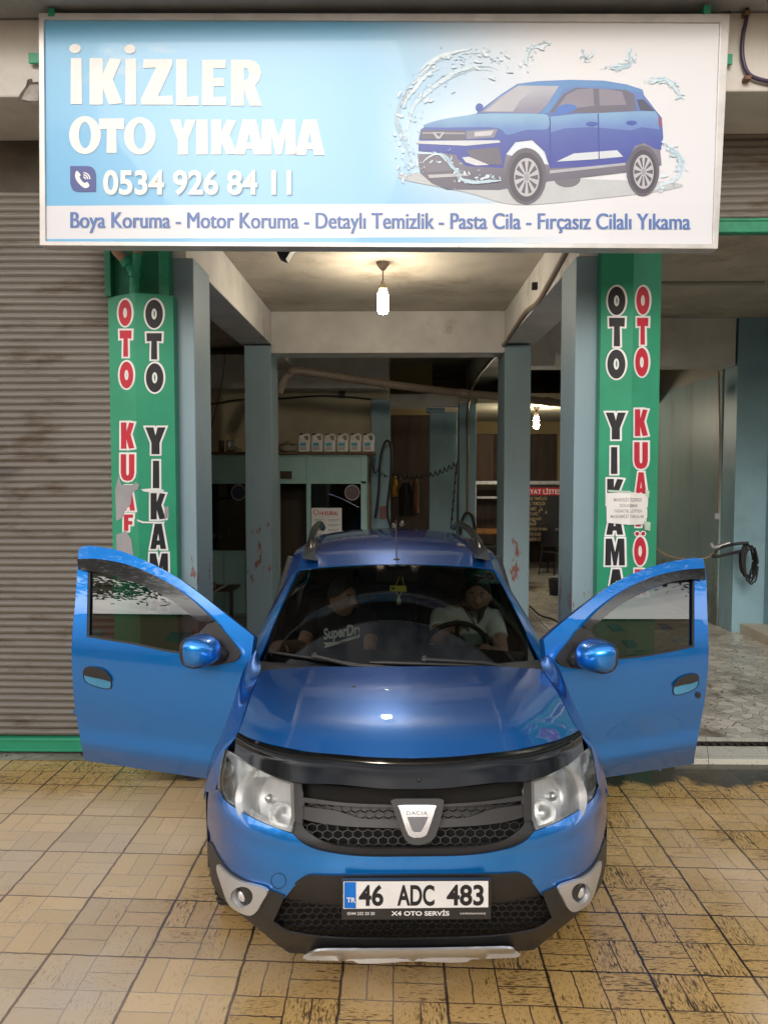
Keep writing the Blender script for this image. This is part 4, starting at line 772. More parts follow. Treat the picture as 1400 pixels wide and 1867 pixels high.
def chair(label, px, py, Y, rz, g):
    P = pt(px, py, Z=.02) if Y is None else Vector((XX(px, Y), Y, .02)); t = thing('chair', label, 'chair', P, g, rz)
    q = MB(); q.box(-.21, .21, -.21, .21, .43, .46); q.build('seat', M['black'], t, local=True, bevel=.015)
    q = MB(); q.grid([[Vector((-.2 + .4 * i / 6, .2 + .03 * math.cos((i - 3) * .5), .55 + .06 * j)) for i in range(7)] for j in range(6)]); q.build('backrest', M['black'], t, local=True, solid=.02)
    for sx in (-1, 1):
        for sy in (-1, 1):
            q = MB(); q.tube([(sx * .2, sy * .2, .44), (sx * .23, sy * .23, 0)] if sy < 0 else [(sx * .2, .2, .86), (sx * .2, .2, .44), (sx * .23, .25, 0)], .014, 8); q.build('leg', M['steel'] if 0 else M['black'], t, local=True)
    return t
chair('dark chair standing in front of the price list board', 1014, 0, 14.6, 2.6, 'dark chairs by the price board'); chair('dark chair half hidden behind the front right pillar', 1044, 0, 14.3, -1.2, 'dark chairs by the price board')
t = thing('bench', 'dark bench with an orange highlight coloured on its top, behind the second right pillar', 'bench', pt(890, 1010, 13.6))
q = MB(); q.pbox(868, 966, 920, 975, 13.6, .4); q.build('highlight_top', pm('orange highlight tint', (.3, .13, .03), .25), t, bevel=.02)  # orange highlight on the dark bench is put into the top's colour
for x in (872, 915):
    q = MB(); q.box(XX(x, 13.6) - .03, XX(x, 13.6) + .03, 13.65, 13.95, .01, ZZ(975, 13.6)); q.build('leg', M['black'], t)
q = MB(); q.pbox(868, 995, 920, 1000, 13.62, .35); q.build('shelf', M['black'], t)
# bay on the right: hose coil, feed hose, conduit, bucket-like yellow bag
t = thing('hose_coil', 'black pressure hose coiled on the side wall of the right bay', 'hose', pt(1350, 1010, 9.2))
q = MB()
for k in range(5): q.tube([pt(1360 + k * 2.5 + 12 * math.cos(a), 1022 + k * 2 + rnd.uniform(-3, 3) + (28 + k * 1.3 + rnd.uniform(-3, 3)) * math.sin(a), 9.15 - .03 * k + .03 * math.sin(a + k)) for a in [i * math.pi / 12 for i in range(25)]], .011, 6, caps=False)
q.build('loops', M['black'], t)
q = MB(); q.tube(crv([pt(1365, 990, 9.05), pt(1340, 992, 9.1), pt(1310, 1000, 9.2), pt(1300, 1015, 9.2), pt(1320, 1012, 9.2), pt(1350, 1005, 9.1)], 6), .018, 6); q.build('hose_tail', M['black'], t)
q = MB(); q.tube(crv([pt(1296, 990, 9.2), pt(1303, 998, 9.2), pt(1330, 990, 9.2)], 5), .025, 8); q.build('wall_hook', M['steel'], t)
cable('pale thin hose drooping towards the hose coil in the right bay', [pt(1192, 998, 9.3), pt(1215, 1012, 9.3), pt(1250, 1020, 9.3), pt(1285, 1018, 9.25), pt(1302, 1008, 9.2)], .014, 'feed_hose', 'pipe')
cable('thin grey wire running down the corner pillar of the right bay', [pt(1310, 676, 9.34), pt(1312, 760, 9.34), pt(1312, 850, 9.34), pt(1309, 935, 9.34)], .012, 'wall_wire', 'pipe')
q = MB(); q.pbox(1303, 936, 1313, 947, 9.31, .05); tag(q.build('switch_box', M['greyprint'], bevel=.005), 'small grey switch box under the wire in the right bay', 'switch box')
q = MB(); q.tube([pt(1190, 517, 7.6), pt(1393, 516, 7.6)], .02, 8); tag(q.build('strip_light', pm('dull tube casing', (.3, .28, .24), .5)), 'long thin unlit tube light under the ceiling of the right bay', 'strip light')
cable('black cable trailing over the wet floor beside the right front pillar', [pt(966, 1105, Z=.03), pt(985, 1122, Z=.03), pt(1010, 1130, Z=.03), pt(1035, 1150, Z=.03), pt(1060, 1160, Z=.03)], .012, 'floor_cable')

t = thing('work_table', 'dark work table with a leaning board beside the left second pillar', 'table', pt(395, 1112, 9.7))
q = MB(); q.pbox(362, 1076, 424, 1080, 9.7, .5); q.build('table_top', M['darkbrown'], t, bevel=.004)
for x in (366, 418):
    q = MB(); q.box(XX(x, 9.7) - .02, XX(x, 9.7) + .02, 9.72, 9.76, 0, ZZ(1080, 9.7)); q.build('leg', M['darkbrown'], t)
q = MB(); q.hull([pt(388, 1078, 9.68), pt(422, 1060, 9.68), pt(422, 1063, 9.68), pt(390, 1082, 9.68)], [pt(388, 1078, 9.72), pt(422, 1060, 9.72), pt(422, 1063, 9.72), pt(390, 1082, 9.72)]); q.build('board_edge', M['plaster'], t)
P = pt(377, 1076, 9.8); q = MB(); q.box(P.x - .10, P.x + .10, P.y - .08, P.y + .1, P.z, P.z + .09); q.box(P.x - .11, P.x + .02, P.y - .09, P.y + .1, P.z + .091, P.z + .12, 0)
tag(q.build('sponge_box', pm('yellow box card', (.35, .24, .05), .7), bevel=.01), 'worn yellow box on the dark work table', 'box')
t = thing('hose_reel_fitting', 'chrome hose fittings on a post standing behind the car roof', 'fitting', pt(728, 1000, 9.0))
P = pt(728, 962, 9.0); q = MB(); q.tube([(P.x, P.y, 0), P], .02, 8); q.build('post', M['black'], t)
for dx, dz, s_ in ((-.06, .02, 1), (.03, .05, 1.2), (.0, -.04, 1), (-.1, -.05, .9)):
    q = MB(); q.lathe([(0, -.03), (.022, -.028), (.03, 0), (.018, .02), (.012, .05), (0, .052)], P + Vector((dx, -.02, dz)), Vector((dx * 4, -.6, .5)), 14); q.build('valve', M['chrome'], t)
def bucket(label, px, py, m, r, h):
    P = pt(px, py, Z=.02); t = thing('bucket', label, 'bucket', P); q = MB(); q.lathe([(0, 0), (r * .8, 0), (r, h), (r * 1.06, h), (r * .96, h - .01), (r * .76, .02), (0, .02)], P, n=22); q.build('pail', m, t)
    q = MB(); q.tube([P + Vector((r * math.cos(a), 0, h - .02 + r * .8 * math.sin(a) * .5)) for a in [math.pi * k / 12 for k in range(13)]], .005, 6); q.build('handle', M['steel'], t)
bucket('dark bucket standing on the wet floor deep inside, left of the front right pillar', 1015, 1085, pm('dark bucket plastic', (.02, .025, .03), .5), .14, .26)
# ================================================================ CAR
from mathutils.geometry import delaunay_2d_cdt
CARL = Vector((XX(758, 2.70), 2.70, 0)); CRZ = R_(2.0)
car = thing('parked_car', 'blue hatchback car with both front doors open, facing out of the workshop doorway', 'car', CARL, rz=CRZ)
CW = Matrix.Translation(CARL) @ Matrix.Rotation(CRZ, 4, 'Z'); CI = CW.inverted(); CI3 = CI.to_3x3(); camL = CI @ O_
def C(px, py, y):
    d = CI3 @ ray(px, py); return camL + d * ((y - camL.y) / d.y)
def interp(K, z):
    if z <= K[0][0]: return K[0][1]
    if z >= K[-1][0]: return K[-1][1]
    for i in range(len(K) - 1):
        if z <= K[i + 1][0]:
            x0, y0 = K[i]; x1, y1 = K[i + 1]; h = x1 - x0; t = (z - x0) / h
            m0 = (y1 - K[i - 1][1]) / (x1 - K[i - 1][0]) if i > 0 else (y1 - y0) / h
            m1 = (K[i + 2][1] - y0) / (K[i + 2][0] - x0) if i + 2 < len(K) else (y1 - y0) / h
            return (2 * t ** 3 - 3 * t * t + 1) * y0 + (t ** 3 - 2 * t * t + t) * h * m0 + (-2 * t ** 3 + 3 * t * t) * y1 + (t ** 3 - t * t) * h * m1
def hit(px, py, Fy, a=1.5, b_=5.5, N=90):     # first crossing of y = Fy(x, z) along the sight line, car space
    d = CI3 @ ray(px, py); d = d / d.y; f = lambda t: (camL + d * t).y - Fy((camL + d * t).x, (camL + d * t).z)
    t0 = a; f0 = f(a); best = (f0, a)
    for k in range(1, N + 1):
        t1 = a + (b_ - a) * k / N; f1 = f(t1)
        if f0 < 0 <= f1:
            for _ in range(24):
                tm = (t0 + t1) / 2
                if f(tm) < 0: t0 = tm
                else: t1 = tm
            return camL + d * t1
        t0, f0 = t1, f1; best = max(best, (f1, t1))
    return camL + d * best[1]
A_, B_ = .872, .64
def yF(x):
    x = abs(x)
    if x >= A_ - 1e-4: return B_ + (x - A_) * 40
    return B_ * (1 - (1 - (x / A_) ** 3) ** .625)
PROF = [(.15, .14), (.22, .075), (.27, .035), (.34, .012), (.45, .0), (.55, .0), (.60, .006), (.635, .003), (.655, .011), (.685, .030), (.72, .048), (.77, .070), (.83, .098), (.90, .145), (1.0, .22)]
def nose(off=0): return lambda x, z: yF(x) + interp(PROF, z) + off
def inside(p, polys):
    c_ = False
    for P in polys:
        for i in range(len(P)):
            x0, y0 = P[i][:2]; x1, y1 = P[i - 1][:2]
            if (y0 > p[1]) != (y1 > p[1]) and p[0] < (x1 - x0) * (p[1] - y0) / (y1 - y0) + x0: c_ = not c_
    return c_
def cdt(polys, sp_=12):
    V, E = [], []
    for P in polys:
        Q = []
        for i in range(len(P)):
            a, b_ = Vector(P[i][:2]), Vector(P[(i + 1) % len(P)][:2]); n_ = max(1, int((b_ - a).length / sp_)); Q += [a.lerp(b_, k / n_) for k in range(n_)]
        s0 = len(V); V += Q; E += [(s0 + i, s0 + (i + 1) % len(Q)) for i in range(len(Q))]
    xs = [v.x for v in V]; ys = [v.y for v in V]; bd = list(V); y = min(ys) + sp_ * .5; r = 0
    while y < max(ys):
        x = min(xs) + sp_ * (.5 if r % 2 else 1)
        while x < max(xs):
            p_ = Vector((x, y))
            if inside(p_, polys) and min((p_ - v).length_squared for v in bd) > (sp_ * .45) ** 2: V.append(p_)
            x += sp_
        y += sp_ * .87; r += 1
    vo, eo, fo, *_ = delaunay_2d_cdt(V, E, [], 0, 1e-5)
    fs = []
    for f in fo:
        cx_ = sum(vo[i].x for i in f) / 3; cy_ = sum(vo[i].y for i in f) / 3
        if inside((cx_, cy_), polys): fs.append(tuple(f))
    return [tuple(v) for v in vo], fs
def skin(q, polys, fn, sp_=12, m=0, both=True, smooth=True, only_mirror=False):
    vs, fs = cdt(polys, sp_); P = [fn(*v) for v in vs]
    if both:
        for i_, v_ in enumerate(vs):
            if v_[0] <= c0 + .6: P[i_].x = 0.
    # faces towards the camera
    if fs:
        a, b_, c_ = (P[i] for i in max(fs, key=lambda f: abs((P[f[1]] - P[f[0]]).cross(P[f[2]] - P[f[0]]).length)))
        if (b_ - a).cross(c_ - a).dot(camL - a) < 0: fs = [f[::-1] for f in fs]
    if not only_mirror: q.add(P, fs, m, smooth)
    if both or only_mirror: q.add(mir(P), [f[::-1] for f in fs], m, smooth)
def both_grid(q, G, m=0, flip=False):
    q.grid(G, m, True, flip); q.grid([mir(r) for r in G], m, True, not flip)
def N_(px, py, off=0): return hit(px, py, nose(off))
def SC(P, n=6, closed=False): return [tuple(v) for v in crv([(a, b_) for a, b_ in P], n, closed)]
# ---- car materials
def paint_mat():
    n = NT('metallic blue car paint'); v = n.obj()
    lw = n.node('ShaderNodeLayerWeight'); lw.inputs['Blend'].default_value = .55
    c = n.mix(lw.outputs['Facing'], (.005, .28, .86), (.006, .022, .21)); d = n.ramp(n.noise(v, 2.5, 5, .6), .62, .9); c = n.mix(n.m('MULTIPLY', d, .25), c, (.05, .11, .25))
    spt = n.m('MULTIPLY', n.ramp(n.noise(v, 90, 2, .5), .68, .72), n.ramp(n.noise(v, 3.5, 3), .5, .65)); c = n.mix(n.m('MULTIPLY', spt, .35), c, (.25, .30, .36))
    n.set(Coat_Roughness=n.m('ADD', .02, n.m('ADD', n.m('MULTIPLY', spt, .2), n.m('MULTIPLY', n.ramp(n.noise(v, 1.7, 4, .6), .5, .8), .07))))
    n.set(Base_Color=c, Metallic=.70, Roughness=n.m('ADD', .30, n.m('MULTIPLY', n.noise(v, 3, 3), .06)), Coat_Weight=1.0, Coat_IOR=1.62)
    nb = n.node('ShaderNodeBump'); nb.inputs['Strength'].default_value = .04; nb.inputs['Distance'].default_value = .001; n.put(nb.inputs['Height'], n.noise(v, 900, 1)); n.put(n.b.inputs['Normal'], nb.outputs[0])
    return n.mat
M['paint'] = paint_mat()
M['satin'] = pm('satin black bumper plastic', (.022, .021, .021), .48, var=.15, sc=9, bump=.12, bsc=500, col2=(.035, .033, .031), c2=(.55, .8))
M['gloss'] = pm('gloss black plastic', (.006, .006, .007), .10, var=.1, spec=.35)
M['silver'] = pm('silver bumper paint', (.55, .56, .58), .3, .55, var=.05, coat=.3)
M['tyre'] = pm('tyre rubber', (.018, .017, .016), .75, var=.2, sc=30, bump=.2, bsc=80)
M['seat'] = pm('dark seat cloth', (.008, .008, .009), .9, var=.2, sc=20)
M['dash'] = pm('dark dashboard plastic', (.007, .007, .0075), .7, var=.1)
M['windscreen'] = glass('windscreen glass', (.28, .305, .275), .015); M['doorglass'] = glass('door glass', (.17, .19, .17), .09)
M['lens'] = glass('headlight lens', (.86, .88, .88), .06)
M['reflector'] = pm('headlight reflector', (.90, .90, .90), .34, .75, var=.04, sc=14)
M['chromecar'] = pm('bright chrome', (.86, .86, .87), .07, 1, var=.02)
M['seam'] = M['dark']
def part(q, name, m, parent=None, **k): return q.build(name, [M[x] if isinstance(x, str) else x for x in (m if isinstance(m, list) else [m])], parent or car, local=True, **k)
# ---- front bumper, painted upper part (right half outlined in the photograph, mirrored)
c0 = 758
D = [(c0, 1595), (900, 1594), (940, 1592), (955, 1595), (969, 1604), (980, 1618), (988, 1629)]
Ds = [(988, 1629), (1026, 1612), (1069, 1589), (1090, 1562), (1101, 1532)]
A = [(c0, 1562), (830, 1561), (880, 1557), (930, 1547), (957, 1534), (974, 1517)] 
Ah = [(974, 1517), (1000, 1507), (1028, 1494), (1056, 1477), (1082, 1455), (1090, 1436)]
blue = SC(A, 5)[:-1] + SC(Ah, 5)[:-1] + [(1092, 1434), (1103, 1438)] + SC([(1105, 1460), (1105, 1500), (1102, 1530)], 4) + [(x, y + 5) for x, y in SC(Ds, 5)[::-1][1:-1]] + [(x, y + 5) for x, y in SC(D, 5)[::-1]]
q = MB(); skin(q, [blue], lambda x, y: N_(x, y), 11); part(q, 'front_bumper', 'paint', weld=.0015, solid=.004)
fb = bpy.data.objects['front_bumper']
# round tow cover outline (car's right side only)
q = MB(); ring_ = lambda cx_, cy_, r0, r1, n_=36: [ell(cx_, cy_, r0, r0 * 1.02, n_), ell(cx_, cy_, r1, r1 * 1.02, n_)]
skin(q, ring_(507.5, 1607, 14.2, 13.3), lambda x, y: N_(x, y, -.0035), 5, both=False); part(q, 'tow_cover', 'seam', fb)
# ---- lower black bumper
Sx = [(c0, 1651), (880, 1650), (940, 1644), (984, 1634)]
low = nose(.0)
q = MB()
skin(q, [SC(D, 5) + [(990, 1632)] + SC(Sx, 5)[::-1]], lambda x, y: hit(x, y, lambda X, Z: nose(-.012)(X, Z) + .05 * max(0, (.58 - Z) / .12) ** 2 * .4), 10)
corner = SC(Ds, 5) + [(1105, 1528), (1105, 1545)] + SC([(1103, 1570), (1097, 1606), (1080, 1637), (1054, 1664), (1015, 1697), (972, 1732)], 5) + [(c0, 1748)] + SC([(c0, 1712), (897, 1707), (977, 1694), (1006, 1675)], 5) + [(998, 1655)]
skin(q, [corner], lambda x, y: N_(x, y, -.006), 10)
part(q, 'lower_bumper', 'satin', weld=.0015, solid=.006); lb = bpy.data.objects['lower_bumper']
mesh_lo = SC(Sx, 5) + [(1000, 1650), (1008, 1675)] + SC([(1006, 1677), (977, 1697), (897, 1710), (c0, 1716)], 5)
q = MB(); skin(q, [mesh_lo], lambda x, y: N_(x, y, .10), 16); part(q, 'lower_intake', 'dark', lb)
def hexes(q, poly, w, fn, lw=1.3, dark=None):
    xs = [p[0] for p in poly]; ys = [p[1] for p in poly]; s = w / math.sqrt(3); r = 0; y = min(ys) - s; h = w * .82
    seen = set()
    def seg(a, b_):
        k = tuple(sorted(((round(a[0]), round(a[1])), (round(b_[0]), round(b_[1])))))
        if k in seen or not inside(((a[0] + b_[0]) / 2, (a[1] + b_[1]) / 2), [poly]): return
        seen.add(k); t_ = Vector((b_[0] - a[0], b_[1] - a[1])).normalized() * .3; nn_ = Vector((-t_.y, t_.x)).normalized() * lw / 2; a, b_ = Vector(a) - t_, Vector(b_) + t_
        P = [fn(*(a + nn_)), fn(*(b_ + nn_)), fn(*(b_ - nn_)), fn(*(a - nn_))]; B2 = [p_ + Vector((0, .012, 0)) for p_ in P]
        q.hull(P, B2); q.hull(mir(P), mir(B2))
    while y < max(ys) + s:
        x = c0 + (w / 2 if r % 2 else 0)
        while x < max(xs) + w:
            hx = [(x, y - s * .82), (x + w / 2, y - s * .41), (x + w / 2, y + s * .41), (x, y + s * .82), (x - w / 2, y + s * .41), (x - w / 2, y - s * .41)]
            for i in range(6): seg(hx[i], hx[(i + 1) % 6])
            x += w
        y += s * 1.23; r += 1
q = MB(); hexes(q, mesh_lo, 15, lambda x, y: N_(x, y, .022), 1.2); part(q, 'lower_mesh', 'satin', lb)
sk = SC([(c0, 1731), (860, 1729), (923, 1728), (940, 1733), (949, 1741)], 4) + [(940, 1746), (912, 1747), (858, 1749), (850, 1754), (818, 1755), (c0, 1752)]
q = MB(); skin(q, [sk], lambda x, y: hit(x, y, lambda X, Z: yF(X) + interp([(.15, .14), (.22, .03), (.25, .0), (.28, -.012), (.35, -.006)], Z) - .004), 8); part(q, 'skid_plate', 'silver', lb, weld=.0015, solid=.008)
# fog lamps
fog = SC([(1017, 1622), (1024, 1613), (1044, 1606), (1064, 1599), (1080, 1587), (1090, 1574), (1094, 1570), (1094, 1582), (1089, 1602), (1079, 1635), (1066, 1652), (1046, 1662), (1034, 1656), (1026, 1640)], 4, True)
for sgn in (1, -1):
    ms = dict(both=False) if sgn > 0 else dict(only_mirror=True, both=False)
    q = MB(); skin(q, [fog, ell(1057, 1628, 17, 18, 26)], lambda x, y: hit(x, y, lambda X, Z: nose(-.016)(X, Z)), 7, **ms); fo = part(q, 'fog_lamp', 'silver', lb, solid=.012, weld=.001)
    ctr = N_(1057, 1628, -.006); ax = Vector((.42, -.85, .05)).normalized(); q = MB(); r_ = .038
    q.lathe([(r_, .014), (r_ * .98, .0), (r_ * .75, -.03), (0, -.034)], ctr, ax, 22, 0); q.lathe([(r_ * .72, -.026), (r_ * .70, -.004), (r_ * .4, .006), (0, .009)], ctr + Vector((.0, 0, .0)), ax, 18, 1)
    if sgn < 0: q.v = [(-x, y, z) for x, y, z in q.v]; q.f = [f[::-1] for f in q.f]
    part(q, 'fog_lens', ['silver', 'reflector'], fo)
# ---- number plate
PY = -.045
def PL(d=0): return lambda x, y: C(x, y, PY - d)
q = MB(); skin(q, [[(623, 1604), (895, 1603), (894, 1674), (623, 1675)]], PL(), 60, both=False, smooth=False); pl = part(q, 'number_plate', 'satin', solid=.018, bevel=.004)
q = MB(); skin(q, [[(626, 1608), (890, 1607), (890, 1655), (626, 1658)]], PL(.0105), 80, both=False, smooth=False); part(q, 'plate_face', 'printwhite', pl)
q = MB(); skin(q, [[(627.5, 1609), (649, 1609), (649, 1657), (627.5, 1657)]], PL(.0112), 80, both=False, smooth=False); part(q, 'blue_band', pm('plate blue', (.0, .16, .62), .4), pl)
q = MB(); kw = dict(bold=.026)
for s_, x0, x1 in (('46', 654, 699), ('ADC', 724, 792), ('483', 814, 882)): text_fit(q, s_, x0, x1, 1651 - (x0 - 654) * .005, 1614 - (x0 - 654) * .004, PL(.0112), 0, .03)
text_fit(q, 'TR', 632, 648, 1646, 1637, PL(.012), 1, .03)
text_fit(q, '0344 232 20 20', 633, 683, 1669, 1663.5, PL(.0105), 1, .01); text_fit(q, 'X4 OTO SERVİS', 713, 819, 1670, 1662, PL(.0105), 1, .03); text_fit(q, 'KAHRAMANMARAŞ', 839, 885, 1668, 1664.5, PL(.0105), 1, .0)
part(q, 'plate_lettering', ['inkblack', 'printwhite'], pl)
# ---- grille
gr_out = [(c0, 1440), (860, 1434), (950, 1424), (967, 1424), (968, 1492), (976, 1514)] + SC([(974, 1517), (957, 1534), (930, 1547), (880, 1557), (830, 1561), (c0, 1563)], 4)
q = MB(); skin(q, [gr_out], lambda x, y: N_(x, y, .11), 16); gr = part(q, 'grille', 'dark')
frame_lo = SC([(c0, 1546), (830, 1545), (880, 1541), (920, 1531), (948, 1512), (955, 1500)], 4) + [(968, 1494), (976, 1515)] + SC([(976, 1521), (958, 1539), (930, 1552), (880, 1562), (830, 1566), (c0, 1568)], 4)
q = MB(); skin(q, [frame_lo], lambda x, y: hit(x, y, lambda X, Z: nose(.016)(X, Z)), 8); skin(q, [[(953, 1426), (967, 1424), (968, 1494), (955, 1500), (952, 1480)]], lambda x, y: N_(x, y, .006), 8)
part(q, 'grille_frame', 'satin', gr, weld=.001, solid=.012)
q = MB()
skin(q, [SC([(c0, 1468), (800, 1467), (880, 1462), (953, 1451), (953, 1456)], 4) + SC([(953, 1460), (880, 1468), (800, 1472), (c0, 1473)], 4)], lambda x, y: N_(x, y, .012), 8)
skin(q, [SC([(c0, 1498), (800, 1494), (846, 1492), (872, 1484), (900, 1475), (950, 1468)], 4) + SC([(953, 1490), (930, 1497), (880, 1505), (800, 1510), (c0, 1512)], 4)], lambda x, y: N_(x, y, .014), 8)
part(q, 'grille_bar', 'satin', gr, weld=.001, solid=.02)
hx1 = SC([(c0, 1472), (800, 1471), (880, 1467), (942, 1460)], 4) + [(942, 1470), (900, 1476), (872, 1485), (846, 1493), (c0, 1499)]
q = MB(); skin(q, [hx1], lambda x, y: N_(x, y, .05), 10, 1); hexes(q, hx1, 17, lambda x, y: N_(x, y, .034), 1.4); part(q, 'upper_mesh', ['satin', pm('mesh backing', (.016, .016, .016), .5)], gr)
hx2 = SC([(c0, 1511), (800, 1510), (880, 1505), (952, 1492)], 4) + SC([(952, 1500), (946, 1514), (920, 1531), (880, 1542), (830, 1546), (c0, 1548)], 4)
q = MB(); hexes(q, hx2, 18, lambda x, y: N_(x, y, .03), 1.4); part(q, 'lower_grille_mesh', 'satin', gr)
ec = lambda d: (lambda x, y: hit(x, y, lambda X, Z: d + (Z - .72) * .36))
sh = SC([(714, 1458), (740, 1456), (780, 1456), (805, 1457), (807, 1470), (797, 1512), (786, 1532), (762, 1540), (742, 1534), (731, 1515), (716, 1472)], 3, True)
q = MB(); skin(q, [sh], ec(-.012), 14, both=False, smooth=False); em = part(q, 'emblem_shield', 'satin', gr, solid=.05, bevel=.005)
ch = SC([(727, 1469), (760, 1468), (793, 1469), (793, 1476), (781, 1514), (774, 1525), (761, 1528), (749, 1526), (741, 1516), (729, 1477)], 3, True)
q = MB(); skin(q, [ch], ec(-.042), 9, both=False, smooth=False); part(q, 'emblem', pm('emblem chrome', (.72, .72, .73), .14, 1, var=.03), em, solid=.008, bevel=.003)
q = MB(); skin(q, [[(742, 1490), (781, 1490), (770, 1514), (766, 1518), (755, 1518), (751, 1514)]], ec(-.0468), 20, both=False, smooth=False); text_fit(q, 'DACIA', 741, 779, 1486.5, 1479, ec(-.0468), 1, .0, 0, 1.1)
part(q, 'emblem_letters', [pm('emblem grey', (.10, .10, .11), .3, .6), 'inkblack'], em)
# ---- headlights
hl = SC([(966, 1426), (997, 1415), (1028, 1398), (1056, 1376), (1076, 1362)], 5)[:-1] + SC([(1077, 1362), (1084, 1392), (1088, 1428), (1082, 1453)], 5)[:-1] + SC([(1082, 1454), (1056, 1476), (1028, 1493), (1000, 1506), (975, 1515)], 5)[:-1] + [(975, 1515), (967, 1492)]
def shrink(P, k):
    cx_ = sum(p[0] for p in P) / len(P); cy_ = sum(p[1] for p in P) / len(P); return [(cx_ + (x - cx_) * k, cy_ + (y - cy_) * k) for x, y in P]
for sgn in (1, -1):
    ms = dict(both=False) if sgn > 0 else dict(only_mirror=True, both=False)
    fx = (lambda q: None) if sgn > 0 else (lambda q: (setattr(q, 'v', [(-x, y, z) for x, y, z in q.v]), setattr(q, 'f', [f[::-1] for f in q.f])))
    q = MB(); skin(q, [hl], lambda x, y: N_(x, y, .10), 9, **ms)
    h_ = part(q, 'headlight', pm('headlight housing', (.78, .78, .78), .35, .5), weld=.001)
    q = MB(); vs = [N_(x, y, .002) for x, y in hl]; vb = [N_(x, y, .10) for x, y in hl]; q.hull(vs, vb, caps=False, smooth=True); fx(q); part(q, 'headlight_side', pm('headlight bezel', (.22, .22, .22), .35, .3), h_)
    q = MB(); skin(q, [hl, shrink(hl, .90)], lambda x, y: N_(x, y, .012), 8, **ms); part(q, 'bezel_rim', pm('headlight rim', (.36, .36, .355), .35, .4), h_)
    q = MB(); ax = Vector((.12, -.98, .42)).normalized()
    c1 = N_(1008, 1452, .08); q.lathe([(.120, .05), (.112, .02), (.09, -.015), (.05, -.035), (.02, -.04), (0, -.04)], c1, ax, 28, 0); q.lathe([(.018, -.04), (.018, .006), (.010, .013), (0, .014)], c1, ax, 14, 0)
    c2 = N_(985, 1482, .055); q.lathe([(.05, .035), (.045, .01), (.03, -.01), (0, -.018)], c2, ax, 22, 0)
    c3 = N_(1069, 1408, .085); ax3 = Vector((.6, -.78, .15)).normalized(); q.lathe([(.034, .02), (.03, .0), (.016, -.012), (0, -.014)], c3 + Vector((0, 0, .025)), ax3, 20, 0); q.lathe([(.036, .02), (.032, .0), (.018, -.012), (0, -.014)], c3 + Vector((-.005, 0, -.045)), ax3, 20, 0)
    q.add([N_(1052, 1384, .03), N_(1058, 1380, .03), N_(1062, 1465, .03), N_(1056, 1470, .03)], [(0, 1, 2, 3)], 0)
    fx(q); part(q, 'reflector_bowl', ['reflector', 'chromecar'], h_)
    q = MB(); skin(q, [hl], lambda x, y: N_(x, y, .004), 9, **ms); part(q, 'lens', 'lens', h_, weld=.001)
# ---- bonnet
hs = [C(1053, 1334, .43), C(1035, 1301, .59), C(1012, 1258, .83), C(986, 1221, 1.12)]
def hood_row(P, y0, zc, k=.0):
    return [Vector((0, y0, zc)), Vector((P.x * .33, y0 + (P.y - y0) * .08, zc - (zc - P.z) * .06)), Vector((P.x * .62, y0 + (P.y - y0) * .34, zc - (zc - P.z) * .24 + .004)), Vector((P.x * .84, y0 + (P.y - y0) * .66, zc - (zc - P.z) * .58)), Vector(P)]
f0 = C(c0 - 1, 1386, .17)
rows = [hood_row(hs[0], f0.y, f0.z), hood_row(hs[1], .42, .962), hood_row(hs[2], .76, .997), hood_row(hs[3], 1.12, C(742, 1216, 1.12).z)]
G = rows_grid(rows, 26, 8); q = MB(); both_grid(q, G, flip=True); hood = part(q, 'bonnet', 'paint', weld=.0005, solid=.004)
# black stone deflector along the bonnet edge
top = [rows[0][0] + Vector((0, -.004, .004)), C(820, 1382, .175), C(883, 1376, .20), C(968, 1366, .275), C(1026, 1349, .36), C(1054, 1333, .425)]
bot = [C(c0, 1440, .045), C(811, 1438, .05), C(897, 1429, .078), C(966, 1424, .125), C(1028, 1399, .235), C(1062, 1371, .36)]
mid = [C(c0, 1412, .075), C(815, 1410, .08), C(890, 1402, .11), C(966, 1394, .17), C(1027, 1374, .275), C(1059, 1352, .385)]
for P in (top, mid, bot):
    for i in range(len(P)): P[i] = Vector(P[i]) + Vector((0, -.012, .006))
    P[0].x = 0
mid2 = [(a + b_) / 2 + Vector((0, -.022, .012)) for a, b_ in zip(top, mid)]
G = rows_grid([top, mid2, mid, bot], 40, 6); q = MB(); both_grid(q, G); de = part(q, 'stone_deflector', 'gloss', weld=.0005, solid=.005)
q = MB()
for x, y in ((583, 1408), (763, 1419), (931, 1411), (1040, 1352), (1044, 1372), (455, 1362), (470, 1352)):
    p_ = C(x, y, .07 + .30 * (abs(x - c0) / 300) ** 2.2); q.lathe([(0, .012), (.006, .011), (.009, .004), (.009, -.02)], p_ + Vector((0, -.02, 0)), Vector((0, -.8, .6)), 12)
part(q, 'screw', 'satin', de)
q = MB()
for x in (645, 837):
    P = C(x, 1257, .83); q.lathe([(0, .012), (.012, .010), (.016, 0), (.016, -.03)], P + Vector((0, -.02, .008)), Vector((0, -.2, 1)), 12)
part(q, 'washer_nozzle', 'satin', hood)
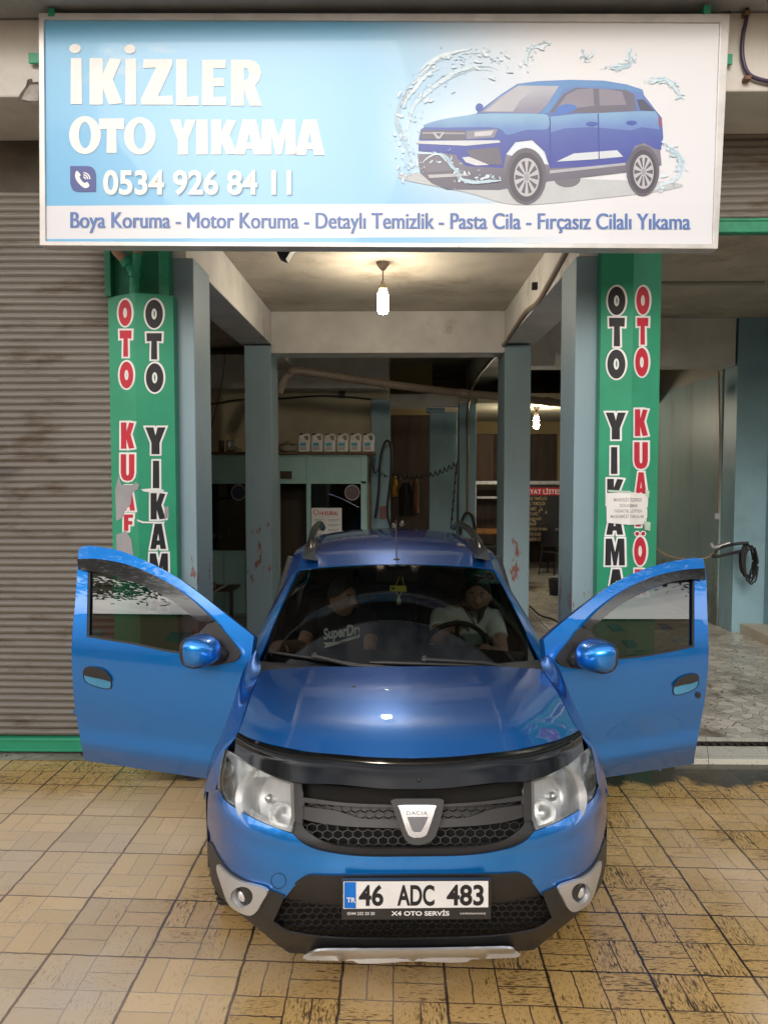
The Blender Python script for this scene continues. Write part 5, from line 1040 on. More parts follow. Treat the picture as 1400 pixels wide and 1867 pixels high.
# ---- wings
F0 = [C(1055, 1335, .425), C(1037, 1301, .59), C(1014, 1258, .83), C(989, 1220, 1.12), Vector((.745, 1.30, 1.03))]
F1 = [C(1079, 1358, .47), C(1060, 1322, .66), C(1036, 1272, .86), C(1012, 1212, 1.14), Vector((.765, 1.30, 1.05))]
F15 = [C(1095, 1392, .53), Vector((.832, .70, .79)), Vector((.825, .88, .85)), Vector((.818, 1.12, .92)), Vector((.812, 1.30, .93))]
F2 = [C(1106, 1436, .60), Vector((.872, .70, .70)), Vector((.870, .88, .70)), Vector((.862, 1.12, .66)), Vector((.858, 1.30, .62))]
F3 = [Vector((.876, .56, .58)), Vector((.878, .70, .665)), Vector((.878, .88, .665)), Vector((.872, 1.10, .55)), Vector((.858, 1.30, .34))]
G = rows_grid([F0, F1, F15, F2, F3], 22, 6)
nosep = rows_grid([[C(1055, 1337, .425), C(1066, 1350, .44), C(1077, 1362, .46)], [C(1079, 1358, .47), C(1090, 1395, .50), C(1091, 1435, .50)], [C(1095, 1392, .53), C(1102, 1415, .57), C(1107, 1437, .60)]], 8, 4)
for sgn in (1, -1):
    q = MB(); g2 = G if sgn > 0 else [mir(r) for r in G]; q.grid(g2, 0, True, flip=(sgn > 0)); g3 = nosep if sgn > 0 else [mir(r) for r in nosep]; q.grid(g3, 0, True, flip=(sgn > 0)); wg = part(q, 'front_wing', 'paint', weld=.001, solid=.004)
    q = MB(); rin, rout = .352, .392; G2 = []
    for k in range(25):
        a = R_(-2 + 184 * k / 24); c_, s_ = math.cos(a), math.sin(a); yc, zc = .845, .33
        xb = lambda y: (A_ * (1 - (1 - max(0.02, min(1, y / B_))) ** 1.6) ** (1 / 3) + .008) if y < B_ else 9
        G2.append([Vector((sgn * min(x, xb(yc - c_ * r)), yc - c_ * r, zc + s_ * r)) for x, r in ((.80, rin), (.876, rin + .003), (.884, rin + .02), (.880, rout - .008), (.868, rout))])
    q.grid(G2, 0, True, flip=(sgn < 0)); part(q, 'arch_trim', 'satin', wg)
# ---- windscreen, cowl, pillars, roof
def WSf(off=0): return lambda x, z: 1.17 + 1.2716 * (z - .985) + .55 * x * x - .035 * (1 - ((z - 1.2) / .26) ** 2) + off
c0 = 728
ws = [(728, 1029), (800, 1031), (860, 1035), (900, 1041)] + SC([(901, 1042), (922, 1080), (945, 1126), (968, 1172), (990, 1220)], 3) + [(992, 1232), (860, 1236), (728, 1236)]
q = MB(); skin(q, [[(728, 1029)] + ws[1:]], lambda x, y: hit(x, y, WSf(), 3.0, 6), 14)
wsn = part(q, 'windscreen', 'windscreen', weld=.002)
edge_in = SC([(728, 1033), (800, 1035), (858, 1039), (894, 1045)], 4) + SC([(896, 1047), (916, 1082), (938, 1128), (960, 1174), (978, 1212)], 4) + [(978, 1216), (860, 1219), (728, 1219)]
q = MB(); 
Wout = [(728, 1029), (800, 1031), (860, 1035), (901, 1042), (922, 1080), (945, 1126), (968, 1172), (990, 1220), (992, 1232), (728, 1234)]
skin(q, [Wout, edge_in], lambda x, y: hit(x, y, WSf(.004), 3.0, 6), 8); part(q, 'glass_border', pm('black glass border', (.006, .006, .006), .4), wsn); c0 = 758
q = MB(); cw = rows_grid([[Vector((0, 1.08, .985)), Vector((.4, 1.09, .975)), Vector((.74, 1.18, .955))], [Vector((0, 1.2, .99)), Vector((.4, 1.26, .985)), Vector((.76, 1.42, .97))]], 14, 3); both_grid(q, cw, flip=True); part(q, 'cowl', 'satin')
pi_ = [C(992, 1222, 1.40), C(968, 1172, 1.50), C(945, 1126, 1.66), C(922, 1080, 1.82), C(902, 1040, 1.97)]
po_ = [C(1004, 1212, 1.44), C(984, 1172, 1.58), C(964, 1133, 1.74), C(943, 1098, 1.90), C(921, 1062, 2.06)]
def roof_row(y, x, zc, ze, e=.0): return [Vector((0, y, zc)), Vector((x * .5, y + e * .25, zc - (zc - ze) * .18)), Vector((x * .85, y + e * .7, zc - (zc - ze) * .6)), Vector((x, y + e, ze))]
rf = [C(727, 1028, 1.775), C(727, 1028, 1.775)]; re = C(899, 1039, 1.95)
RW = [[Vector((0, 1.765, rf[0].z - .004))] + [C(800, 1030.5, 1.79), C(860, 1034, 1.86), re], roof_row(2.15, .60, 1.520, 1.462, .03), roof_row(2.7, .61, 1.552, 1.485), roof_row(3.3, .60, 1.545, 1.475), roof_row(3.85, .57, 1.50, 1.43)]
G = rows_grid(RW, 20, 6); q = MB(); both_grid(q, G, flip=True); roof = part(q, 'roof', 'paint', weld=.001, solid=.006)
side_hi = [[re, Vector((.595, 2.18, 1.462)), Vector((.605, 2.7, 1.485)), Vector((.595, 3.3, 1.475)), Vector((.565, 3.85, 1.43))], [po_[-1], Vector((.655, 2.25, 1.435)), Vector((.665, 2.7, 1.445)), Vector((.655, 3.3, 1.43)), Vector((.62, 3.9, 1.39))]]
for sgn in (1, -1):
    q = MB(); G = rows_grid([pi_, [(a + b_) / 2 + Vector((.006, -.008, .004)) for a, b_ in zip(pi_, po_)], po_], 20, 4); G3 = rows_grid(side_hi, 20, 4)
    for g in (G, G3): q.grid(g if sgn > 0 else [mir(r) for r in g], 0, True, flip=(sgn > 0))
    part(q, 'side_frame', 'paint', weld=.001, solid=.01)
    # roof rail
    q = MB(); P = crv([(.525, 1.99, 1.475), (.53, 2.05, 1.51), (.535, 2.2, 1.54), (.55, 2.6, 1.57), (.56, 3.1, 1.58), (.56, 3.5, 1.57), (.555, 3.75, 1.52)], 6); P = [Vector((sgn * p.x, p.y, p.z)) for p in P]
    n_ = len(P); q.tube(P, [.026 if i in (0, n_ - 1) else .025 for i in range(n_)], 12, 0)
    q.hull([Vector((sgn * .525 + dx, y_, z_)) for dx, y_, z_ in ((-.045, 1.93, 1.47), (.045, 1.93, 1.455), (.045, 2.3, 1.48), (-.045, 2.3, 1.495))], [Vector((sgn * .528 + dx, y_, z_)) for dx, y_, z_ in ((-.032, 1.98, 1.52), (.032, 1.98, 1.515), (.032, 2.28, 1.555), (-.032, 2.28, 1.56))], 0)
    part(q, 'roof_rail', pm('black roof rail plastic', (.010, .010, .011), .22, var=.2), roof)
q = MB(); p_ = C(723, 1024, 1.86); q.lathe([(.028, -.004), (.024, .012), (.010, .02), (0, .02)], p_, Vector((0, -.1, 1)), 14); q.tube([p_, p_ + Vector((0, .10, .21)) * 1.15], [.004, .0025], 6); part(q, 'antenna', 'satin', roof)
# lower sides, tail, floor
for sgn in (1, -1):
    q = MB(); S1 = [[(.775, 2.30, 1.02), (.78, 2.9, 1.03), (.77, 3.5, 1.04), (.70, 3.95, 1.05)], [(.845, 2.30, .90), (.85, 2.9, .90), (.845, 3.5, .92), (.76, 4.02, .92)], [(.862, 2.30, .65), (.865, 2.9, .66), (.868, 3.4, .68), (.80, 4.05, .66)], [(.845, 2.30, .34), (.845, 2.9, .34), (.868, 3.1, .50), (.80, 4.04, .40)]]
    g = rows_grid(S1, 20, 5); q.grid(g if sgn > 0 else [mir(r) for r in g], 0, True, flip=(sgn > 0)); part(q, 'rear_side', 'paint', solid=.01)
    q = MB(); g = rows_grid([[(.66, 2.36, 1.43), (.665, 2.8, 1.44), (.655, 3.3, 1.425), (.63, 3.8, 1.39)], [(.765, 2.36, 1.03), (.77, 2.8, 1.04), (.76, 3.4, 1.05), (.70, 3.9, 1.06)]], 14, 5); q.grid(g if sgn > 0 else [mir(r) for r in g], 0, True, flip=(sgn > 0)); part(q, 'rear_window', 'doorglass')
    q = MB(); q.tube([(sgn * .775, 2.30, 1.02), (sgn * .655, 2.28, 1.435)], [.05, .04], 8); q.tube([(sgn * .85, 2.3, .36), (sgn * .85, 2.3, .9), (sgn * .78, 2.30, 1.03)], .035, 8); part(q, 'centre_pillar', 'satin')
    q = MB(); q.box(min(sgn * .78, sgn * .862), max(sgn * .78, sgn * .862), 1.2, 3.1, .24, .38); part(q, 'sill', 'satin', bevel=.02)
q = MB(); g = rows_grid([[(0, 3.85, 1.50), (.4, 3.84, 1.47), (.57, 3.83, 1.43)], [(0, 4.03, 1.05), (.5, 4.0, 1.05), (.70, 3.93, 1.05)], [(0, 4.08, .7), (.6, 4.06, .7), (.80, 4.0, .7)], [(0, 4.06, .3), (.6, 4.05, .3), (.80, 4.0, .35)]], 14, 5); both_grid(q, g, flip=True); part(q, 'tailgate', 'paint')
q = MB(); q.box(-.78, .78, .75, 4.0, .22, .30); q.box(-.62, .62, .25, .75, .2, .26); q.box(-.78, .78, 1.12, 1.2, .3, .93); part(q, 'floor_pan', 'dark')
# ---- wheels
for sgn in (1, -1):
    for yc in (.845, 3.43):
        q = MB(); cxw = sgn * .745; ax = Vector((sgn, 0, 0)); q.lathe([(.20, -.09), (.29, -.10), (.312, -.085), (.318, -.05), (.318, .05), (.312, .085), (.29, .10), (.205, .092)], (cxw, yc, .318), ax, 40)
        for k in range(40):
            a = 2 * math.pi * k / 40
            for s_ in (-1, 1): 
                v_ = Vector((cxw + s_ * .055, yc + math.cos(a) * .318, .318 + math.sin(a) * .318)); t_ = Vector((0, -math.sin(a), math.cos(a))) * .012; r__ = Vector((0, math.cos(a), math.sin(a))) * .006; w_ = Vector((.035, 0, 0)); d_ = t_ * (.8 * s_)
                q.hull([v_ - w_ - t_ - d_, v_ - w_ + t_ - d_, v_ + w_ + t_ + d_, v_ + w_ - t_ + d_], [p_ + r__ for p_ in (v_ - w_ - t_ - d_, v_ - w_ + t_ - d_, v_ + w_ + t_ + d_, v_ + w_ - t_ + d_)], 0)
        wh = part(q, 'wheel', 'tyre')
        q = MB(); q.lathe([(.205, .09), (.2, .06), (.19, .05), (.06, .07), (.055, .085), (0, .085)], (cxw, yc, .318), ax, 30); part(q, 'rim', 'silver', wh)
# ---- wipers
def WP(px, py, off): return hit(px, py, WSf(off), 3.0, 6)
for bl, ar in (((491, 1189, 663, 1214), (573, 1197, 640, 1213, 728, 1220)), ((674, 1208, 878, 1214), (774, 1203, 880, 1209, 962, 1224))):
    q = MB(); P = [WP(bl[0] + (bl[2] - bl[0]) * k / 8, bl[1] + (bl[3] - bl[1]) * k / 8, -.022) for k in range(9)]; q.tube(P, [.004] + [.008] * 7 + [.004], 6); P2 = [p_ + Vector((0, .014, -.006)) for p_ in P]; q.tube(P2, .004, 6); w_ = part(q, 'wiper', 'satin')
    q = MB(); q.tube([WP(ar[0], ar[1], -.045), WP(ar[2], ar[3], -.045), WP(ar[4], ar[5], -.02)], [.010, .010, .013], 8); q.lathe([(0, .014), (.016, .012), (.018, 0)], WP(ar[0], ar[1], -.035), Vector((0, -.6, .8)), 12); part(q, 'wiper_arm', 'satin', w_)
# ---- interior
q = MB(); g = rows_grid([[(0, 1.22, .95), (.4, 1.26, .94), (.70, 1.42, .92)], [(0, 1.45, .99), (.4, 1.48, .985), (.71, 1.56, .96)], [(0, 1.66, .96), (.4, 1.66, .97), (.72, 1.68, .94)], [(0, 1.72, .80), (.4, 1.72, .80), (.72, 1.72, .78)], [(0, 1.62, .5), (.4, 1.62, .5), (.72, 1.62, .5)]], 16, 5); both_grid(q, g, flip=True); part(q, 'dashboard', 'dash')
q = MB(); cst = Vector((.36, 1.90, .93)); ax = Vector((0, .86, .45)).normalized(); a1 = Vector((1, 0, 0)); b1 = ax.cross(a1)
q.tube([cst + (a1 * math.cos(t) + b1 * math.sin(t)) * .185 for t in [k * 2 * math.pi / 36 for k in range(37)]], .016, 8, caps=False); q.lathe([(0, -.03), (.07, -.03), (.075, 0), (.05, .04)], cst, -ax, 20)
for t in (0, math.pi, math.pi * 1.5): q.tube([cst, cst + (a1 * math.cos(t) + b1 * math.sin(t)) * .18], .014, 8)
part(q, 'steering_wheel', 'dash')
def seat(x):
    q = MB()
    for (y0, z0, y1, z1, w, th) in ((2.0, .42, 2.5, .40, .26, .10),): q.box(x - w, x + w, y0, y1, z0, z0 + .16)
    so_ = part(q, 'seat', 'seat', bevel=.05)
    q = MB(); q.hull([Vector((x + a * .25, 2.42 + b_ * .05, .5)) for a, b_ in ((-1, -1), (1, -1), (1, 1), (-1, 1))], [Vector((x + a * .21, 2.66 + b_ * .04, 1.10)) for a, b_ in ((-1, -1), (1, -1), (1, 1), (-1, 1))]); part(q, 'backrest', 'seat', so_, bevel=.05)
    q = MB(); q.box(x - .13, x + .13, 2.64, 2.74, 1.15, 1.33); part(q, 'headrest', 'seat', so_, bevel=.04)
seat(.37); seat(-.37)
q = MB(); q.box(-.64, .64, 3.05, 3.25, .5, 1.12); part(q, 'rear_bench', 'seat', bevel=.05)
q = MB(); q.box(-.62, .62, 3.30, 3.33, .4, 1.44); part(q, 'dark_rear_sheet', 'dark')  # dark sheet added behind the bench to keep the cabin rear dark
q = MB(); g = rows_grid([[(0, 1.86, 1.435), (.3, 1.90, 1.42), (.52, 1.98, 1.40)], [(0, 2.6, 1.50), (.3, 2.6, 1.48), (.56, 2.6, 1.44)], [(0, 3.3, 1.49), (.3, 3.3, 1.47), (.55, 3.3, 1.43)]], 10, 4); both_grid(q, g); part(q, 'headliner', pm('dark headliner', (.03, .03, .03), .95))
q = MB(); q.hull([Vector((.11 * a, 1.80, 1.385 + .035 * b_)) for a, b_ in ((-1, -1), (1, -1), (1, 1), (-1, 1))], [Vector((.12 * a, 1.835, 1.387 + .038 * b_)) for a, b_ in ((-1, -1), (1, -1), (1, 1), (-1, 1))]); q.tube([(0, 1.82, 1.39), (0, 1.80, 1.44)], .012, 8); part(q, 'rear_view_mirror', 'dash', bevel=.006)
# ---- doors
def door(sgn, hinge, trail, outline, window, glass_, visor, tri, cap_px, mir_c, handle, flap, lock=None):
    Hn = Vector((*hinge, 0)); T = Vector((*trail, 0)); u = (T - Hn).normalized(); nw = u.cross(Vector((0, 0, 1)))
    if nw.y > 0: nw = -nw
    WK = [(.28, -.07), (.36, -.03), (.415, -.004), (.445, .001), (.485, -.011), (.54, -.006), (.70, .016), (.88, .024), (1.0, .012), (1.06, -.012), (1.2, -.055), (1.35, -.115), (1.48, -.175), (1.6, -.24)]
    def DS(off=0):
        def fn(px, py):
            w = 0
            for _ in range(8):
                P = on_plane(px, py, Hn, nw, w + off); t_ = P.z - 1.0; w = interp(WK, P.z) if t_ < 0 else .012 - .25 * t_ - .22 * t_ * t_
            return CI @ P
        return fn
    col_part = lambda q, name, m, par=None, **k: part(q, name, m, par, **k)
    q = MB(); skin(q, [outline, window], DS(), 13, both=False)
    d_ = col_part(q, 'door', 'paint', weld=.001); sm_ = d_.modifiers.new('solid', 'SOLIDIFY'); sm_.thickness = .045; sm_.offset = -1; esplit(d_)
    q = MB(); inner = shrink(outline, .97); skin(q, [inner, window], DS(-.055), 16, both=False); col_part(q, 'inner_trim', 'dash', d_)
    q = MB(); skin(q, [glass_], DS(-.018), 8, both=False); col_part(q, 'window_glass', 'doorglass', d_)
    gl_in = shrink(window, .955); q = MB(); skin(q, [window, gl_in], DS(-.006), 10, both=False); col_part(q, 'window_seal', 'satin', d_, solid=.006)
    q = MB(); skin(q, [visor], DS(.022), 9, both=False); col_part(q, 'wind_deflector', pm('smoked acrylic', (.016, .016, .018), .12, var=.2, coat=.5), d_, solid=.004)
    q = MB(); skin(q, [tri], DS(.006), 9, both=False); tr = col_part(q, 'mirror_base', 'satin', d_, solid=.014)
    # mirror: housing stands out from the base
    c_ = CW @ DS(.13)(*mir_c); q = MB(); nu, nv = 28, 16; su, sw, sz = .10, .12, .086; G = []
    for i in range(nv + 1):
        ph = -math.pi / 2 + math.pi * i / nv; row = []
        for j in range(nu + 1):
            th = 2 * math.pi * j / nu; e = lambda v_, p_: math.copysign(abs(v_) ** p_, v_)
            a = e(math.cos(ph), .62) * e(math.cos(th), .7); b_ = e(math.cos(ph), .62) * e(math.sin(th), .7); h_ = e(math.sin(ph), .7)
            tap = 1 - .30 * max(0, -a); P = c_ + u * (a * su * (1 if a < 0 else .85)) + nw * (b_ * sw * tap + .01 * h_) + Vector((0, 0, h_ * sz * tap)) ; row.append(CI @ P)
        G.append(row)
    q.grid(G, 0, True); 
    # shell trailing edge and underside are black
    for k, f in enumerate(q.f):
        cc = sum((Vector(q.v[i]) for i in f), Vector()) / len(f); W = CW @ cc - c_; q.m[k] = 1 if (W.dot(u) > su * .30 or W.z < -sz * .72) else 0
    arm = [CI @ (c_ - nw * .10 - u * .02 - Vector((0, 0, .015))), DS(.0)(*[(a + b_) / 2 for a, b_ in zip(mir_c, tri[-2])])]
    q.tube([CI @ (c_ - nw * .02 - Vector((0, 0, .02))), CI @ (c_ - nw * .09 - u * .05 - Vector((0, 0, .025))), DS(.0)(*cap_px)], [.045, .04, .035], 12, 1)
    col_part(q, 'door_mirror', ['paint', 'satin'], d_, weld=.0006)
    q = MB(); skin(q, [handle], DS(.001), 8, both=False, m=2); base = list(q.v)
    hx, hy = sum(p[0] for p in handle) / len(handle), sum(p[1] for p in handle) / len(handle)
    q2 = MB(); skin(q2, [handle], lambda x, y: DS(.002 - .0)(x, y), 5, both=False); skin(q2, [handle, shrink(handle, .93)], DS(.0035), 5, m=2, both=False); skin(q2, [flap], DS(.010), 6, m=1, both=False)
    if lock: skin(q2, [ell(*lock, 5, 6)], DS(.004), 4, m=1, both=False)
    col_part(q2, 'door_handle', [pm('handle cup', (.06, .33, .62), .12, .5, coat=1), 'satin', 'seam'], d_)
    return d_
Lo = SC([(143, 1003), (152, 996), (171, 996), (214, 1003), (257, 1019), (306, 1043), (357, 1077), (414, 1122), (463, 1160)], 4)[:-1] + [(463, 1161), (457, 1203), (448, 1240)] + [(440, 1430), (374, 1420), (154, 1387), (150, 1369)] + SC([(136, 1289), (131, 1217), (131, 1166), (137, 1100), (141, 1040)], 4)
Lw = SC([(160, 1036), (186, 1036), (243, 1049), (300, 1078), (345, 1105), (386, 1133)], 4) + [(384, 1140), (333, 1193)] + [(300, 1188), (240, 1175), (158, 1162)]
Lv = SC([(141, 1019), (186, 1020), (243, 1033), (300, 1059), (343, 1088), (391, 1131)], 4) + SC([(381, 1135), (357, 1129), (314, 1096), (271, 1073), (214, 1051), (160, 1041), (143, 1039)], 4)
Lt = [(384, 1132), (392, 1132)] + SC([(415, 1158), (437, 1186), (438, 1196), (429, 1206), (400, 1212)], 3) + [(372, 1213), (333, 1194)]
Lh = SC([(151, 1228), (155, 1218), (168, 1216), (186, 1220), (198, 1231), (203, 1243), (202, 1256), (186, 1256), (162, 1248), (153, 1240)], 3, True)
Lf = SC([(151, 1230), (155, 1218), (168, 1216), (186, 1220), (198, 1231), (203, 1243), (186, 1239), (166, 1235)], 3, True)
door(-1, (-.78, 3.98), (-1.797, 4.32), Lo, Lw, [(x, y) for x, y in shrink(Lw, 1.02)], Lv, Lt, (412, 1196), (366, 1187), Lh, Lf)
Ro = SC([(1282, 1019), (1275, 1018), (1259, 1018), (1211, 1027), (1161, 1043), (1111, 1069), (1064, 1104), (1023, 1137), (991, 1165)], 4)[:-1] + [(991, 1166), (996, 1205), (1004, 1240)] + [(1010, 1430), (1105, 1418), (1265, 1393), (1266, 1379)] + SC([(1284, 1282), (1290, 1231), (1292, 1181), (1289, 1110), (1288, 1060)], 4)
Rw = SC([(1266, 1054), (1245, 1055), (1207, 1066), (1160, 1085), (1110, 1115), (1066, 1146)], 4) + [(1066, 1152), (1125, 1203)] + [(1160, 1200), (1210, 1192), (1266, 1180)]
Rv = SC([(1284, 1036), (1240, 1040), (1190, 1052), (1140, 1075), (1095, 1108), (1063, 1140)], 4) + SC([(1068, 1145), (1086, 1138), (1127, 1106), (1170, 1080), (1220, 1062), (1262, 1056), (1286, 1058)], 4)
Rt = [(1066, 1143), (1058, 1144)] + SC([(1036, 1170), (1015, 1196), (1014, 1205), (1024, 1214), (1045, 1219)], 3) + [(1085, 1220), (1125, 1204)]
Rh = SC([(1274, 1238), (1272, 1230), (1262, 1229), (1244, 1234), (1232, 1244), (1227, 1256), (1229, 1268), (1246, 1266), (1266, 1258), (1273, 1250)], 3, True)
Rf = SC([(1274, 1240), (1272, 1230), (1262, 1229), (1244, 1234), (1232, 1244), (1228, 1253), (1246, 1249), (1262, 1246)], 3, True)
door(1, (.825, 3.98), (1.76, 4.39), Ro, Rw, shrink(Rw, 1.02), Rv, Rt, (1040, 1206), (1086, 1196), Rh, Rf, lock=(1273, 1268))
# ================================================================ PEOPLE IN THE CAR
def remesh(o, vox=.009, it=6):
    r = o.modifiers.new('remesh', 'REMESH'); r.mode = 'VOXEL'; r.voxel_size = vox; r.use_smooth_shade = True
    s_ = o.modifiers.new('smooth', 'SMOOTH'); s_.factor = .5; s_.iterations = it
def head(q, c, yaw, s=1.0):
    G = []; nu, nv = 48, 36; Rm = Matrix.Rotation(yaw, 3, 'Z')
    g = lambda a, b_, x, y, w: math.exp(-(((a - x) ** 2 + (b_ - y) ** 2) / (w * w)))
    for i in range(nv + 1):
        ph = -math.pi / 2 + math.pi * i / nv; row = []
        for j in range(nu + 1):
            th = 2 * math.pi * j / nu; x = math.cos(ph) * math.sin(th); y = -math.cos(ph) * math.cos(th); z = math.sin(ph)
            wx = .076 * (1 - .22 * max(0, -z) ** 1.5); wy = .096; P = Vector((x * wx, y * wy * (1 - .12 * max(0, -z) * (1 if y > 0 else .2)), z * .118))
            if y < 0:
                fx_, fz = P.x, P.z
                d = .036 * g(fx_, fz, 0, -.024, .015) + .024 * g(fx_, fz, 0, -.004, .011) + .010 * (g(fx_, fz, .012, -.030, .008) + g(fx_, fz, -.012, -.030, .008)) + .007 * g(fx_, fz, 0, .03, .03) - .010 * (g(fx_, fz, .032, .008, .014) + g(fx_, fz, -.032, .008, .014)) + .006 * (g(fx_, fz, .034, .028, .018) + g(fx_, fz, -.034, .028, .018)) + .008 * (g(fx_, fz, 0, -.054, .02)) - .004 * g(fx_, fz, 0, -.060, .006) + .012 * g(fx_, fz, 0, -.092, .022) + .005 * (g(fx_, fz, .045, -.02, .02) + g(fx_, fz, -.045, -.02, .02))
                P.y -= d
            row.append(Vector(c) + Rm @ (P * s))
        G.append(row)
    q.grid(G, 0)
    for sx in (-1, 1): 
        e = []
        for i in range(9):
            ph = -math.pi / 2 + math.pi * i / 8; e.append([Vector(c) + Rm @ (Vector((sx * (.076 + .010 * math.cos(ph) * abs(math.cos(2 * math.pi * j / 10))), .012 + .018 * math.cos(ph) * math.sin(2 * math.pi * j / 10), -.005 + .032 * math.sin(ph))) * s) for j in range(11)])
        q.grid(e, 0)
    return Rm
def hair_cap(q, c, Rm, s, lo, beard=False, grow=1.07):
    for i in range(23):
        pass
    G = []; nu, nv = 40, 18
    for i in range(nv + 1):
        row = []
        for j in range(nu + 1):
            th = 2 * math.pi * j / nu; front = .5 + .5 * math.cos(th); zlim = lo + (.62 - lo) * front ** 2.2
            zz = zlim + (1 - zlim) * i / nv; ph = math.asin(max(-1, min(1, zz))); x = math.cos(ph) * math.sin(th); y = -math.cos(ph) * math.cos(th)
            row.append(Vector(c) + Rm @ (Vector((x * .076 * (grow + rnd.uniform(-.012, .012)) * (1 - .22 * max(0, -zz) ** 1.5), y * .096 * (grow + rnd.uniform(-.012, .012)), zz * .118 * grow + .002)) * s))
        G.append(row)
    q.grid(G, 0)
def beard_(q, c, Rm, s):
    G = []
    for i in range(11):
        zz = -.96 + .56 * i / 10; row = []
        for j in range(25):
            th = -1.25 + 2.5 * j / 24; ph = math.asin(zz); mouth = math.exp(-((th / .3) ** 2 + ((zz + .48) / .07) ** 2)); top_ = (.92 if abs(th) > .9 else (.60 + .40 * (abs(th) / .9) ** 2)); z2 = -.96 + .56 * i / 10 * top_
            ph = math.asin(max(-1, z2)); x = math.cos(ph) * math.sin(th); y = -math.cos(ph) * math.cos(th)
            row.append(Vector(c) + Rm @ (Vector((x * .0785 * (1 - .20 * max(0, -z2) ** 1.5), y * .0985 - .011 * math.exp(-(th / .5) ** 2), z2 * .1195)) * s))
        G.append(row)
    q.grid(G, 0)
def hand_(q, w, d, up, s=1.0, curl=.9):
    w, d, up = Vector(w), Vector(d).normalized(), Vector(up).normalized(); side = d.cross(up).normalized(); up = side.cross(d)
    q.tube([w - d * .02, w + d * .03, w + d * .085 * s], [.026, .036, .034], 10)
    q.tube([w + d * .03 + side * .014, w + d * .085 * s + side * .018], [.024, .022], 8); q.tube([w + d * .03 - side * .014, w + d * .085 * s - side * .018], [.024, .022], 8)
    for k, (o_, L_) in enumerate(((-.030, .066), (-.010, .076), (.010, .072), (.029, .056))):
        P = [w + d * .08 * s + side * o_]; a = 0
        for n_ in range(3):
            a += curl * (.55, .6, .5)[n_]; P.append(P[-1] + (d * math.cos(a) - up * math.sin(a)) * L_ * s * (.45, .32, .25)[n_])
        q.tube(P, [.0105, .0098, .009, .0072], 8)
    P = [w + d * .02 - side * .03]; dd = (d * .7 - side * .7 - up * .3).normalized()
    for L_ in (.035, .03, .024): P.append(P[-1] + dd * L_ * s); dd = (dd + d * .25 - up * .3).normalized()
    q.tube(P, [.014, .012, .011, .008], 8)
def torso(q, secs, grow=0., n=28):
    R2 = []
    for z, y, x, a, b_ in secs:
        R2.append([Vector((x + (a + grow) * math.copysign(abs(math.cos(t)) ** .8, math.cos(t)), y + (b_ + grow) * math.copysign(abs(math.sin(t)) ** .9, math.sin(t)), z)) for t in [2 * math.pi * k / n for k in range(n)]])
    for A1, B1 in zip(R2, R2[1:]): q.hull(A1, B1, caps=False, smooth=True)
    q.add(R2[0], [tuple(range(n))[::-1]]); q.add(R2[-1], [tuple(range(n))])
M['skin'] = pm('skin', (.36, .20, .135), .5, var=.08, sc=20); M['hair'] = pm('black hair', (.012, .010, .009), .6, var=.3, sc=60, bump=.4, bsc=200)
M['trousers'] = pm('dark trousers', (.03, .03, .035), .9)
